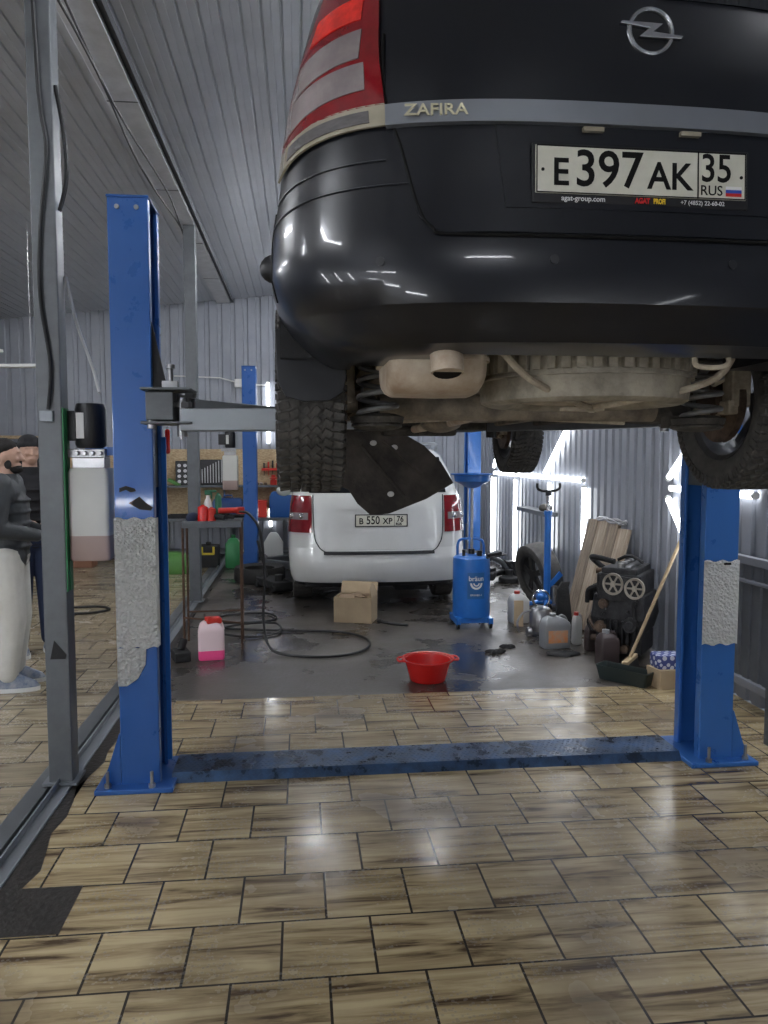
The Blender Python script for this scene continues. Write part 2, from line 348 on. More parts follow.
# profiled sheets
def sheet(a, b, h0, h1, axis, period=.15, dep=.018, gap=.35, up=None):
    pts = []; n = int((b-a)/period); 
    for i in range(n+1):
        s = a + i*period
        for f, d in ((0,0),(1-gap-.08,0),(1-gap,1),(1-.08,1)):
            pts.append((s+f*period, d*dep))
    return pts
def wall_sheet(name, const, a, b, h, side, period=.15, dep=.02, m=None, h0=0):
    mb = MB(); pts = [p for p in sheet(a,b,0,h,0,period,dep) if p[0] <= b+.001]
    lo, hi = [], []
    for s, d in pts:
        if side == 'R': lo.append((const+d, s, h0)); hi.append((const+d, s, h))
        elif side == 'L': lo.append((const-d, s, h0)); hi.append((const-d, s, h))
        elif side == 'B': lo.append((s, const+d, h0)); hi.append((s, const+d, h if not callable(h) else h(s)))
        elif side == 'F': lo.append((s, const-d, h0)); hi.append((s, const-d, h if not callable(h) else h(s)))
    mb.loft([lo, hi], False, False)
    return struct(name, mb, m or M['wall'], smooth=0, norm=False)
wall_sheet('wall_right', XR, YF, YB+.1, 4.5, 'R', .16, .022)
wall_sheet('wall_left', XL, YF, YB+.1, 3.6, 'L', .16, .022)
wall_sheet('wall_back', YB, XL, XR+.05, lambda s: zc(s)+.02, 'B', .2, .02)
wall_sheet('wall_front', YF, XL, XR+.05, lambda s: zc(s)+.02, 'F', .2, .02)
mb = MB(); pts = sheet(XL-.05, XR+.1, 0,0,0, .115, .010); pts = [(s,d) for s,d in pts]
per = []
n = int((XR+.15-XL)/.115)
for i in range(n):
    s = XL-.05+i*.115
    for f, d in ((0,0),(.05,.012),(.13,.012),(.18,0),(.55,0),(.58,.003),(.60,0)): per.append((s+f*.115, d))
mb.loft([[(s, YF-.03, zc(s)+d) for s, d in per], [(s, YB+.05, zc(s)+d) for s, d in per]], False, False)
struct('ceiling', mb, M['ceil'], smooth=0, norm=False)
mb = MB(); mb.box((-1.175,4.15,3.985),(.21,16.7,.04)); struct('trim_3', mb, M['beam'], smooth=0, bevel=.003)
mb = MB(); mb.box((-1.16,4.15,4.02),(.27,16.7,.022)); mb.box((-1.03,4.15,4.01),(.012,16.7,.07)); struct('trim_4', mb, M['beamd'], smooth=0)
mb = MB()
for i in range(9): mb.box((-1.175, -3.2+i*1.75, 3.963),(.205,.012,.003))
struct('trim_5', mb, M['beamd'], smooth=0)
# grey steel posts under the beam
def post(x, y, w, lab, base=True):
    r = thing('steel_post', lab, 'post', (x,y,0))
    mb = MB(); mb.box((0,0,1.982),(w,w,3.964)); mb.build('shaft', M['post'], r, 0, bevel=.006)
    mb = MB(); mb.box((0,0,.018),(w+.05,w+.05,.012)); mb.build('base_plate', M['galv'], r, 0)
    return r
p1 = post(-1.15, 3.78, .11, 'near grey square steel post with a green stripe and cable, rising beside the blue lift')
mb = MB(); mb.box((.058,-.045,1.37),(.006,.018,.86)); mb.box((.058,.01,1.37),(.005,.05,.86)); mb.build('paint_stripe', M['green'], p1, 0)
mb = MB(); mb.box((-.01,-.062,1.76),(.06,.02,.05)); mb.build('bracket', M['galv'], p1, 0, bevel=.003)
mb = MB(); mb.prism([(-.03,0),(-.01,.09),(.045,.02),(.04,.0)],0,.002, T(0,-.056,.62)@RX(90)); mb.build('tape_scrap', M['blackm'], p1, 0)
post(-1.13, 8.4, .12, 'far grey square steel post standing behind the tool table')
# cables
mb = MB(); mb.tube(spline([(-1.17,3.71,3.9),(-1.15,3.712,3.2),(-1.125,3.712,2.95),(-1.16,3.712,2.6),(-1.17,3.712,2.3),(-1.135,3.712,2.0),(-1.15,3.712,1.79)],8),.009)
tag(mb.build('power_cable', M['hose']), 'black cable running down the face of the near grey post', 'cable')
mb = MB(); mb.tube(spline([(-1.09,3.76,3.25),(-1.06,3.76,3.05),(-1.055,3.77,2.85),(-1.09,3.77,2.7)],8),.010)
tag(mb.build('power_cable', M['hose']), 'short black cable bulging out at the right edge of the near post', 'cable')
mb = MB(); mb.tube(spline([(-1.09,3.83,2.42),(-1.05,3.86,2.2),(-.99,3.88,2.0),(-.955,3.85,1.88)],8),.0075)
tag(mb.build('power_cable', M['whitep']), 'pale grey cable curving from the near post down to the black pump motor', 'cable')
for k,(dx,sag) in enumerate(((0,.0),(.05,.03))):
    P = [(-1.24+dx+.03*math.sin(y*1.7+k*2), y, 3.94-.03*abs(math.sin(y*1.1+k))) for y in [4.0+.5*i for i in range(12)]]
    mb = MB(); mb.tube(spline(P,5),.008)
    tag(mb.build('power_cable', M['hose']), 'black cables sagging along the underside of the ceiling beam', 'cable', 'cables along the ceiling beam')

# ---------------------------------------------------------------- LED tubes
tube_me = {}
def led(a, b, label, group=None, w=.045, thick=.03, hi=False):
    a, b = V(a), V(b); d = b-a; L = d.length; mid = (a+b)/2
    r = bpy.data.objects.new('led_tube_light', None); COL.objects.link(r); r.location = mid
    r.rotation_mode = 'QUATERNION'; r.rotation_quaternion = d.to_track_quat('X', 'Z')
    tag(r, label, 'light', group); r.empty_display_size = .1
    mb = MB(); mb.cyl((-L/2+.02,0,0),(L/2-.02,0,0), w/2, n=12); mb.build('diffuser', TUBE2 if hi else TUBE, r)
    for q in (-1,1):
        mb = MB(); mb.cyl((q*L/2,0,0),(q*(L/2-.022),0,0), w/2+.002, n=12); mb.build('end_cap', M['whitep'], r)
    return r
X = XR-.035
G1 = 'hexagonal pattern of lit tubes on the right wall'
segs = [((X,11.0,1.33),(X,9.84,1.33),'far horizontal lit tube on the right wall, behind the white car side'),
 ((X,9.80,1.33),(X,8.64,1.33),'middle horizontal lit tube on the right wall, above the thin vertical tube'),
 ((X,8.60,1.33),(X,7.44,1.33),'near horizontal lit tube on the right wall, above the leaning boards'),
 ((X,11.1,1.28),(X,11.1,.12),'farthest vertical lit tube on the right wall, by the blue oil drainer'),
 ((X,9.9,1.28),(X,9.9,.14),'second vertical lit tube on the right wall, between drainer and jack'),
 ((X,8.5,1.28),(X,8.5,.5),'vertical lit tube on the right wall directly behind the jack pole'),
 ((X,7.42,1.28),(X,7.42,.55),'vertical lit tube on the right wall at the left edge of the leaning boards'),
 ((X,8.68,1.37),(X,7.72,2.02),'slanting lit tube rising right above the transmission jack'),
 ((X,11.05,1.40),(X,10.5,1.95),'slanting lit tube on the right wall near the far lift post'),
 ((X,5.66,1.40),(X,4.95,1.95),'slanting lit tube rising towards the right lift post'),
 ((X,5.62,1.33),(X,4.5,1.33),'horizontal lit tube partly behind the right lift post'),
 ((X,5.66,1.26),(X,5.05,.66),'slanting lit tube descending above the broom handle'),
 ((X,4.35,1.36),(X,3.3,1.36),'lit tube on the right wall under the raised right wheel')]
for a, b, l in segs: led(a, b, l)
led((-.50,YB-.05,2.75),(-.50,YB-.05,1.75),'vertical lit tube on the back wall beside the far blue lift post')
led((-.48,YB-.05,.75),(-.48,YB-.05,.42),'short lit tube below the bench on the back wall')
led((1.9,YB-.05,2.25),(2.2,YB-.05,2.65),'slanting lit tube on the back wall above the white car')
# overhead tubes added out of view for fill light
GO = 'added ceiling tubes over the near bay outside the picture'
for (x, y, ang) in ((2.5,2.6,90),(.2,3.6,90),(.4,7.6,90),(1.8,6.2,90),(1.6,8.6,0),(.2,10.4,90),(1.9,10.6,90),(2.4,4.6,90),(.6,-3.6,0),
                    (-2.6,1.0,90),(-3.8,2.6,0),(-3.0,4.4,90),(-5.0,6.0,90),(-5.2,8.0,90)):
    c, s = math.cos(R(ang))*.6, math.sin(R(ang))*.6
    z = zc(x)-.055
    led((x-c,y-s,z-.107*c),(x+c,y+s,z+.107*c),'added tube light, out of view just below the metal ceiling', 'added fill tubes below the ceiling', hi=True)
# unseen front-wall tubes added to light the underbody; left-wall tubes give the bumper streaks
for k,y in enumerate((-2.6,-1.2,.2)):
    led((XL+.07,y,1.0),(XL+.07,y+.5,2.1),'upright white tube on the far left wall','upright tubes on the left wall', hi=True)
for k,(x,z) in enumerate(((-5.0,2.4),(-3.6,2.4),(-5.0,1.2),(-3.6,1.2),(-2.2,.9),(2.3,.9))): led((x-.55,YF+.06,z),(x+.55,YF+.06,z),'added fill tube on the front wall behind the camera','added fill tubes on the front wall', hi=True)
led((X,-2.6,1.2),(X,-1.5,1.9),'added tube out of view on the right wall near the entrance')  # unseen tube added to light the near bay from the side
# hanging luminaires in left bay (unlit)
for k,(x0,y0,x1,y1,z,l) in enumerate(((-4.1,8.6,-2.95,8.1,2.62,'upper hanging white lamp strip left of the near grey post'),(-3.9,7.9,-2.35,7.6,2.42,'lower hanging white lamp strip crossing behind the near grey post'))):
    r = thing('hanging_lamp', l, 'lamp', ((x0+x1)/2,(y0+y1)/2,z)); 
    d = V((x1-x0,y1-y0,0)); L_ = d.length; r.rotation_euler.z = math.atan2(d.y,d.x)
    mb = MB(); mb.box((0,0,0),(L_,.09,.03)); mb.build('housing', M['whitep'], r, 0, bevel=.006)
    for sx in (-1,1):
        mb = MB(); mb.tube([(sx*L_*.4,0,.01),(sx*L_*.4,0,zc(x0)-z)],.003,6); mb.build('wire', M['steel'], r)

# ---------------------------------------------------------------- two-post lifts
def column_mesh(sgn, H, dep=.27, w=.18, t=.02):
    # C section open towards the bay; origin at outer side; sgn=+1 opens to +X
    mb = MB()
    P = [(0,0),(w,0),(w,.05),(w-t,.05),(w-t,t),(t,t),(t,dep-t),(w-t,dep-t),(w-t,dep-.05),(w,dep-.05),(w,dep),(0,dep)]
    P = [(x*sgn, y) for x, y in P]
    mb.prism(P, .02, H); mb.box((sgn*w/2,dep/2,H+.004),(w+.008,dep+.008,.012))
    return mb
def lift(name_label, loc, x0, x1, Hc, near, cz):
    r = thing('car_lift', name_label, 'car lift', loc)
    y0 = loc[1]
    for i,(xa, sg) in enumerate(((x0-loc[0],1),(x1-loc[0],-1))):
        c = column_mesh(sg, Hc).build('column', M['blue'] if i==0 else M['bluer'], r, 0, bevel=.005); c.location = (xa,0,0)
        for dx in (.045,.13):
            bl = MB(); bl.cyl((sg*dx,-.008,Hc-.045),(sg*dx,.004,Hc-.045),.011,n=10); bl.build('bolt', M['steel'], c)
        mb = MB(); mb.box((sg*.07,.135,.012),(.36,.40,.024)); bp = mb.build('base_plate', M['blue'] if i==0 else M['bluer'], c, 0, bevel=.005)
        # gusset outward
        for yy in (.0,.255):
            mb = MB(); mb.prism([(0,.02),(-sg*.085,.02),(-sg*.005,.27),(0,.27)],0,.014,T(0,yy+.014,0)@RX(90)); mb.build('gusset', M['blue'] if i==0 else M['bluer'], c, 0)
        for dx, dy in ((-.055,-.03),(.15,-.045),(-.055,.3)):
            a = MB(); a.cyl((sg*dx,dy,.02),(sg*dx,dy,.10),.008,n=8); a.cyl((sg*dx,dy,.024),(sg*dx,dy,.042),.017,n=6); a.build('anchor_bolt', M['steel'], c)
        # carriage inside
        mb = MB(); mb.box((sg*.095,.135,cz),(.13,.21,.75)); mb.build('carriage', M['post'], c, 0, bevel=.005)
        mb = MB(); mb.cyl((sg*.10,.135,.03),(sg*.10,.135,cz-.3),.03,n=14); mb.build('hydraulic_ram', M['blued'], c)
        if near and i==0:
            mb = MB(); mb.box((sg*.19,.225,.86),(.022,.012,1.62)); mb.build('rail', M['blued'], c, 0)
    return r
CZ = 1.80
L1 = lift('near blue two-post car lift holding up the black car', (.62,3.66,0), -.855, 2.205, 2.74, True, CZ)
def arm(parent, pts, w, h, m, pad=True, z=None):
    # telescopic arm: two nested box beams in plan from p0 to p1
    a, b = V(pts[0]), V(pts[1]); d = (b-a); L_ = d.length; ang = math.atan2(d.y, d.x)
    Mx = T(*a) @ Matrix.Rotation(ang,4,'Z')
    mb = MB(); mb.box((L_*.31,0,0),(L_*.62,w,h),Mx); o = mb.build('arm', m, parent, 0, bevel=.005)
    mb = MB(); mb.box((L_*.75,0,-.004),(L_*.5,w*.78,h*.74),Mx); mb.build('arm_extension', m, o, 0, bevel=.004)
    mb = MB(); mb.cyl(b+V((0,0,-h*.5)), b+V((0,0,.05)),.035,n=16); mb.cyl(b+V((0,0,.05)), b+V((0,0,.075)),.06,n=20); mb.build('lift_pad', M['blackm'], o)
    mb = MB(); mb.cyl(a+V((0,0,-h*.75)), a+V((0,0,h*1.0)),.024,n=12); mb.cyl(a+V((0,0,h*.55)), a+V((0,0,h*.8)),.045,n=8); mb.build('pivot_pin', M['steel'], o)
    return o
ox, oy = .62, 3.66
def A(x,y,z): return (x-ox,y-oy,z)
# left arms
mb = MB(); mb.box((-.62-ox+.0,3.60-oy,CZ+.0),(.12,.14,.125)); mb.box((-.59-ox,3.62-oy,CZ+.075),(.22,.22,.012)); mb.box((-.59-ox,3.62-oy,CZ-.075),(.22,.22,.012)); mb.box((-.66-ox,3.75-oy,CZ),(.05,.22,.14))
mb.build('arm_hinge_block', M['post'], L1, 0, bevel=.004)
mb = MB(); mb.box((-.58-ox,3.60-oy,CZ+.1),(.07,.05,.03)); mb.cyl((-.58-ox,3.6-oy,CZ+.11),(-.58-ox,3.6-oy,CZ+.17),.012); mb.cyl((-.58-ox,3.6-oy,CZ+.17),(-.58-ox,3.6-oy,CZ+.19),.02); mb.cyl((-.66-ox,3.56-oy,CZ-.1),(-.66-ox,3.56-oy,CZ-.05),.02); mb.cyl((-.53-ox,3.56-oy,CZ-.15),(-.53-ox,3.56-oy,CZ-.05),.006)
mb.build('arm_lock', M['steel'], L1, bevel=.002)
arm(L1, (A(-.53,3.60,CZ-.06), A(.28,3.5,CZ-.06)), .11, .10, M['galv'])
arm(L1, (A(-.53,3.74,CZ-.0), A(.25,4.95,CZ-.05)), .10, .09, M['galv'])
mb = MB(); mb.box((1.93-ox,3.8-oy,CZ),(.14,.25,.13)); mb.build('arm_hinge_block', M['post'], L1, 0, bevel=.004)
arm(L1, (A(1.9,3.78,CZ-.0), A(1.32,3.35,CZ)), .10, .10, M['galv'])
arm(L1, (A(1.9,3.88,CZ-.02), A(1.28,5.1,CZ-.05)), .10, .10, M['post'])
# diagonal plate brace at left carriage top
mb = MB(); mb.prism([(0,0),(.0,.42),(.09,.0)],0,.012,T(-.70-ox,3.70-oy,CZ+.09)@RX(90)); mb.build('carriage_fin', M['blackm'], L1, 0)
# cross floor plate
mb = MB()
Ya, Yb = 3.70, 3.99
mb.prism([(Ya-oy,.0),(Ya-oy+.03,.042),(Yb-oy-.03,.042),(Yb-oy,.0)], -.63-ox, 1.955-ox, Matrix(((0,0,1,0),(1,0,0,0),(0,1,0,0),(0,0,0,1))))
fp = mb.build('floor_plate', M['plate'], L1, 0)
mb = MB()
for i in range(95):
    for j in range(9):
        x = -.615+i*.027+(.0135 if j%2 else 0); y = Ya+.045+j*.025
        if x < 1.94: mb.box((0,0,0),(.017,.005,.0025),T(x-ox,y-oy,.0425)@RZ(45 if (i+j)%2 else -45))
for i in range(95):
    x = -.615+i*.027
    mb.box((0,0,0),(.017,.004,.0025),T(x-ox,Ya-oy+.016,.0225)@RX(54)@RZ(45 if i%2 else -45))
mb.build('tread_pattern', M['plate'], fp, 0)
# foil wraps
def foil_wrap(parent, x0, x1, z0, z1, y, xs):
    mb = MB(); nx, nz = 12, 30
    def g(i, j, off):
        u = i/nx; v = j/nz
        return (lerp(x0,x1,u)-ox, y-oy-off-.006*random.random()*(0<i<nx), lerp(z0,z1,v)+(.006*math.sin(i*1.3) if j in (0,nz) else 0))
    P = [[g(i,j,.006) for i in range(nx+1)] for j in range(nz+1)]
    L_ = [mb.verts(r) for r in P]
    for j in range(nz):
        for i in range(nx): mb._f([L_[j][i],L_[j][i+1],L_[j+1][i+1],L_[j+1][i]])
    # wrap to the side
    sx = x1 if xs > 0 else x0
    S = [mb.verts([(sx-ox, y-oy-.004, lerp(z0,z1,j/nz)),(sx-ox+xs*.004,y-oy+.05,lerp(z0,z1,j/nz))]) for j in range(nz+1)]
    for j in range(nz): mb._f([S[j][0],S[j][1],S[j+1][1],S[j+1][0]])
    return mb.build('foil_wrap', M['foil'], parent, 60)
foil_wrap(L1, -.858, -.672, .68, 1.29, 3.66, 1)
mb = MB(); P = [(-.857,.50),(-.815,.50),(-.765,.535),(-.73,.60),(-.725,.68),(-.857,.68)]
mb.prism([(x-ox,z) for x,z in P],0,.006,T(0,-.002,0)@RX(90)); mb.build('foil_wrap', M['foil'], L1, 0)
foil_wrap(L1, 2.02, 2.21, .62, 1.05, 3.66, 1)
mb = MB(); mb.prism([(0,0),(.03,.012),(.05,0),(.075,.005),(.07,.018),(.03,.03),(0,.02)],0,.003,T(-.83-ox,-.001,1.41)@RX(90)); mb.prism([(0,0),(.05,.03),(.08,.0),(.11,-.02),(.10,-.035),(.05,-.03)],0,.003,T(-.79-ox,-.001,1.36)@RX(90)); mb.build('torn_sticker', M['blackm'], L1, 0)
mb = MB(); mb.box((2.14-ox,-.015,1.035),(.035,.006,.012)); mb.build('foil_slot', M['blackm'], L1, 0)
# power unit
def power_unit(parent, x, y, z, s=1.0):
    pu = MB(); w=.095*s
    def rr(w,d,n=4):
        out=[]
        for cx,cy,a0 in ((w-.02,d-.02,0),(-w+.02,d-.02,90),(-w+.02,-d+.02,180),(w-.02,-d+.02,270)):
            for k in range(n+1): a=R(a0+90*k/n); out.append((cx+.02*math.cos(a),cy+.02*math.sin(a)))
        return out
    M0 = T(x,y,z)
    zs = [(0,.92),(.01,1),(.12*s,1)]
    pu.loft([[(px*k,py*k,zz) for px,py in rr(w,.075)] for zz,k in zs], M=M0)
    f = pu.build('oil_fill', M['tankf'], parent)
    pu = MB(); pu.loft([[(px*k,py*k,zz) for px,py in rr(w,.075)] for zz,k in ((.12*s,1),(.42*s,1),(.44*s,.9))], M=M0); pu.build('oil_reservoir', M['tank'], parent)
    mb = MB(); mb.box((0,0,.465*s),(.15,.11,.05),M0); mb.box((-.02,0,.51*s),(.19,.09,.04),M0)
    for k in range(4): mb.cyl(M0@V((-.05+.035*k,-.045,.51*s)),M0@V((-.05+.035*k,-.075,.51*s)),.012,n=8)
    mb.build('valve_block', M['steel'], parent, bevel=.003)
    mb = MB(); mb.lathe([(.0,.535*s),(.06,.535*s),(.07,.55*s),(.07,.72*s),(.062,.745*s),(0,.75*s)],M0,20); mb.box((-.105,0,.64*s),(.09,.08,.14),M0)
    mo = mb.build('pump_motor', M['black'], parent)
    mb = MB(); mb.box((-.03,-.068,.64*s),(.035,.006,.12),M0); mb.build('rating_label', M['whitep'], mo, 0)
power_unit(L1, -1.0+.005-ox, 3.83-oy, 1.08)
mb = MB(); mb.box((-.94-ox,3.84-oy,1.60),(.16,.04,.04)); mb.build('unit_bracket', M['blue'], L1, 0)
# second lift far
L2 = lift('far blue two-post car lift standing beyond the white car', (.85,10.4,0), -.76, 2.47, 2.75, False, .25)
ox, oy = .85, 10.4
arm(L2, (A(-.5,10.45,.14), A(.25,9.75,.14)), .10, .09, M['post'])
arm(L2, (A(-.5,10.6,.14), A(.3,11.2,.14)), .10, .09, M['post'])
arm(L2, (A(2.2,10.6,.14), A(1.5,11.3,.14)), .10, .09, M['post'])
power_unit(L2, -.93-ox, 10.5-oy, 1.12, 1.05)

# ---------------------------------------------------------------- wheels
def tyre_mb(Ro, w, rim, tread=True, side=0):
    mb = MB(); h = w/2
    prof = [(rim,-h*.78),(rim+.02,-h*.92),(lerp(rim,Ro,.5),-h),(Ro-.03,-h*.97),(Ro-.012,-h*.86),(Ro-.008,-h*.5),(Ro-.007,0),(Ro-.008,h*.5),(Ro-.012,h*.86),(Ro-.03,h*.97),(lerp(rim,Ro,.5),h),(rim+.02,h*.92),(rim,h*.78)]
    Mx = RY(90)
    mb.lathe(prof, Mx, 64, closed=True)
    if tread:
        nb = 62
        for i in range(nb):
            a = 2*PI*i/nb
            for c,(x, wd, sk) in enumerate(((-h*.80,h*.30,10),(-h*.47,h*.26,28),(-h*.15,h*.2,40),(h*.15,h*.2,-40),(h*.47,h*.26,-28),(h*.80,h*.30,-10))):
                aa = a + abs(x)/h*.09
                r = Ro-.008 - (.004 if c in (0,5) else 0)
                mb.box((0,0,0),(wd,2*PI*Ro/nb*.66,.018), Matrix.Rotation(aa,4,'X')@T(x,0,r)@RZ(sk)@RY((-9 if c==0 else 9 if c==5 else 0)*-1))
            # shoulder lugs
            for sx in (-1,1):
                mb.box((0,0,0),(.012,2*PI*Ro/nb*.55,.03), Matrix.Rotation(a+.09,4,'X')@T(sx*h*.97,0,Ro-.03))
    return mb
def wheel(parent, loc, Ro, w, m_rim, out=1, tread=True, name='wheel'):
    r = tyre_mb(Ro, w, Ro*.64, tread).build(name, M['rubber'], parent); r.location = loc
    mb = MB(); rr = Ro*.64; Mx = RY(90)
    mb.lathe([(rr,-w*.40),(rr+.006,-w*.42),(rr-.012,-w*.36),(rr-.02,0),(rr-.012,w*.36),(rr+.006,w*.42),(rr,w*.40)],Mx,40)
    o = out
    for k in range(5):
        a = 2*PI*k/5
        for s in (-.11,.11):
            mb.loft([[(o*w*.30,-.018,.05),(o*w*.36,-.018,.05),(o*w*.36,.018,.05),(o*w*.30,.018,.05)],[(o*w*.24,-.014,rr-.015),(o*w*.31,-.014,rr-.015),(o*w*.31,.014,rr-.015),(o*w*.24,.014,rr-.015)]],M=Matrix.Rotation(a+s,4,'X'))
    mb.cyl((o*w*.27,0,0),(o*w*.37,0,0),.062,n=20)
    mb.build('rim', m_rim, r)
    return r
def hub(parent, loc, out, Ro):
    o = out
    mb = MB(); mb.cyl((-o*.01,0,0),(o*.015,0,0),Ro*.45,n=32); mb.cyl((-o*.06,0,0),(o*.0,0,0),.07,n=20)
    d = mb.build('brake_disc', M['brake'], parent); d.location = loc
    mb = MB(); mb.box((0,-.10,.05),(.07,.07,.14)); mb.box((-o*.02,-.07,-.02),(.05,.12,.05)); mb.cyl((-o*.05,-.09,.09),(-o*.09,-.09,.07),.022); mb.cyl((-o*.03,-.05,-.05),(-o*.08,.04,-.03),.02)
    mb.build('brake_caliper', M['dirt'], d, bevel=.006)

# ---------------------------------------------------------------- car body by horizontal outlines
class Body:
    def __init__(s, levels): s.lv = levels       # z, hw, yr, yf, Lr, Lf, n
    def at(s, z):
        lv = s.lv
        if z <= lv[0][0]: return lv[0][1:]
        for a, b in zip(lv[:-1], lv[1:]):
            if z <= b[0]:
                t = (z-a[0])/(b[0]-a[0]); return tuple(lerp(p,q,t) for p,q in zip(a[1:],b[1:]))
        return lv[-1][1:]
    def rear(s, th, z, off=0):
        def P(th, z):
            hw, yr, yf, Lr, Lf, n = s.at(z)
            c, sn = math.cos(th), math.sin(th)
            return V((hw*math.copysign(abs(sn)**(2/n), sn), yr+Lr*(1-abs(c)**(2/n)) , z))
        p = P(th, z)
        if off:
            e = .01
            du = P(min(th+e,1.569), z)-P(max(th-e,-1.569), z); dz = P(th, z+.004)-P(th, z-.004)
            nrm = du.cross(dz)
            if nrm.length > 1e-12:
                nrm.normalize(); p = p + nrm*off
        return p
    def th_of_x(s, x, z):
        hw, yr, yf, Lr, Lf, n = s.at(z); t = max(-1,min(1,x/hw))
        return math.copysign(math.asin(abs(t)**(n/2)), t)
    def outline(s, z, nt=36, ns=26):
        hw, yr, yf, Lr, Lf, n = s.at(z); pts = []
        for i in range(nt+1):
            u = -1+2*i/nt
            x = hw*math.sin(u*PI/2); 
            pts.append(s.rear(s.th_of_x(x,z) if abs(u)<.999 else u*PI/2, z))
        for i in range(1, ns): pts.append(V((hw, lerp(yr+Lr, yf-Lf, i/ns), z)))
        for i in range(nt+1):
            u = 1-2*i/nt; x = hw*math.sin(u*PI/2); t = min(1,abs(x/hw)); th = math.asin(t**(n/2))
            pts.append(V((x, yf-Lf*(1-math.cos(th)**(2/n)), z)))
        for i in range(1, ns): pts.append(V((-hw, lerp(yf-Lf, yr+Lr, i/ns), z)))
        return pts
    def mesh(s, zs): 
        mb = MB(); mb.loft([s.outline(z) for z in zs]); return mb
    def patch(s, zl, fa, fb, off, n=24, thick=.0):
        # rows z in zl; x or theta range functions
        mb = MB(); rows = []
        for z in zl:
            a, b = fa(z), fb(z)
            rows.append([s.rear(lerp(a,b,i/n), z, off) for i in range(n+1)])
        back = [[s.rear(lerp(fa(z),fb(z),i/n), z, off-max(thick,.004)) for i in range(n+1)] for z in zl]
        mb.loft(rows, False, False); mb.loft(back, False, False)
        mb.loft([rows[0],back[0]],False,False); mb.loft([rows[-1],back[-1]],False,False)
        mb.loft([[r[0] for r in rows],[r[0] for r in back]],False,False); mb.loft([[r[-1] for r in rows],[r[-1] for r in back]],False,False)
        return mb
    def line(s, pts, off, r=.003, n=6, k=6, parent=None, m=None, name='panel_gap'):
        P = []
        for (x, z) in spline([(p[0],p[1],0) for p in pts], k) if False else [(q.x,q.y) for q in spline([(p[0],p[1],0) for p in pts],k)]:
            P.append(s.rear(s.th_of_x(x,z), z, off))
        mb = MB(); mb.tube(P, r, n); return mb.build(name, m or M['ink'], parent)
def zrange(a,b,n): return [lerp(a,b,i/n) for i in range(n+1)]

def boolean(o, cutters):
    for c in cutters:
        md = o.modifiers.new('cut','BOOLEAN'); md.operation = 'DIFFERENCE'; md.object = c; md.solver = 'EXACT'
    dg = bpy.context.evaluated_depsgraph_get(); ev = o.evaluated_get(dg)
    me = bpy.data.meshes.new_from_object(ev); o.modifiers.clear(); old = o.data; o.data = me; bpy.data.meshes.remove(old)
    for c in cutters: bpy.data.objects.remove(c)
    me.polygons.foreach_set('use_smooth',[True]*len(me.polygons)); me.set_sharp_from_angle(angle=R(32))

# ============================ BLACK CAR (raised)
BC = thing('raised_car', 'black minivan raised on the near lift, rear bumper and dirty underbody showing', 'car', (.812,1.77,1.50), 0.4)
lv = [ # z, hw, yr, yf, Lr, Lf, n
 (.335,.70,.11,4.36,.46,.5,2.8),(.352,.74,.055,4.40,.47,.5,2.9),(.385,.785,.034,4.42,.48,.5,2.9),(.43,.830,.022,4.44,.49,.5,3.0),(.438,.836,.014,4.45,.49,.5,3.0),(.50,.868,.004,4.46,.5,.5,3.0),(.56,.884,.008,4.46,.5,.5,3.0),
(.66,.882,.03,4.42,.5,.5,3.0),(.72,.874,.04,4.38,.5,.5,3.0),(.80,.862,.048,4.25,.5,.5,3.0),(.90,.852,.058,3.98,.5,.5,2.9),
 (1.0,.84,.07,3.75,.5,.5,2.9),(1.10,.82,.10,3.5,.48,.45,2.9),(1.30,.77,.17,3.15,.45,.4,2.9),(1.50,.70,.26,2.75,.42,.4,2.9),(1.60,.64,.36,2.5,.4,.4,2.8),(1.64,.50,.55,2.2,.4,.4,2.6)]
BB = Body(lv)
zs = sorted(set([l[0] for l in lv] + zrange(.6,1.6,14)))
body = BB.mesh(zs).build('body', M['paint'], BC, 32)
cut = []
def cutter(mb):
    o = mb.build('c', M['dirt2'], BC, 0); cut.append(o); return o
ya, yfw = .93, 3.63; zw = .27      # axle positions; wheels hang low
for yy in (ya, yfw):
    for sx in (-1,1):
        mb = MB(); mb.cyl((sx*.60,yy,.30),(sx*1.0,yy,.30),.375,n=40); cutter(mb)
mb = MB(); mb.box((0,2.35,.35),(1.32,3.8,.50)); cutter(mb)
mb = MB(); mb.box((0,.36,.35),(.92,.38,.44)); cutter(mb)
bpy.context.view_layer.update(); boolean(body, cut)
# tailgate patch
def tg_edge(z):
    if z < .64: 
        t = (z-.595)/.045; return lerp(.46,.53,math.sqrt(max(0,t)))
    return lerp(.53,.60,(z-.64)/.30) if z < .94 else lerp(.60,.56,(z-.94)/.6)
tgz = zrange(.597,.64,6)+zrange(.66,1.48,20)
BB.patch(tgz, lambda z: BB.th_of_x(-tg_edge(z),z), lambda z: BB.th_of_x(tg_edge(z),z), .005).build('tailgate', M['paint'], BC, 40)
BB.line([(-.60,1.1),(-.602,.94),(-.565,.80),(-.53,.66),(-.50,.61),(-.44,.592),(0,.59),(.44,.592),(.50,.61),(.53,.66),(.565,.80),(.602,.94),(.60,1.1)], .0035, .0042, parent=BC)
# dark upper tailgate glass
BB.patch(zrange(1.20,1.46,10), lambda z: BB.th_of_x(-.54,z), lambda z: BB.th_of_x(.54,z), .008).build('rear_window', M['glassd'], BC, 40)
# trim strip over the plate
BB.patch(zrange(.853,.905,4), lambda z: BB.th_of_x(-.598,z), lambda z: BB.th_of_x(.598,z), .022, 40, .016).build('chrome_trim', M['trim'], BC, 30)
def on_rear(x, z, off):
    p = BB.rear(BB.th_of_x(x,z), z, off); return p
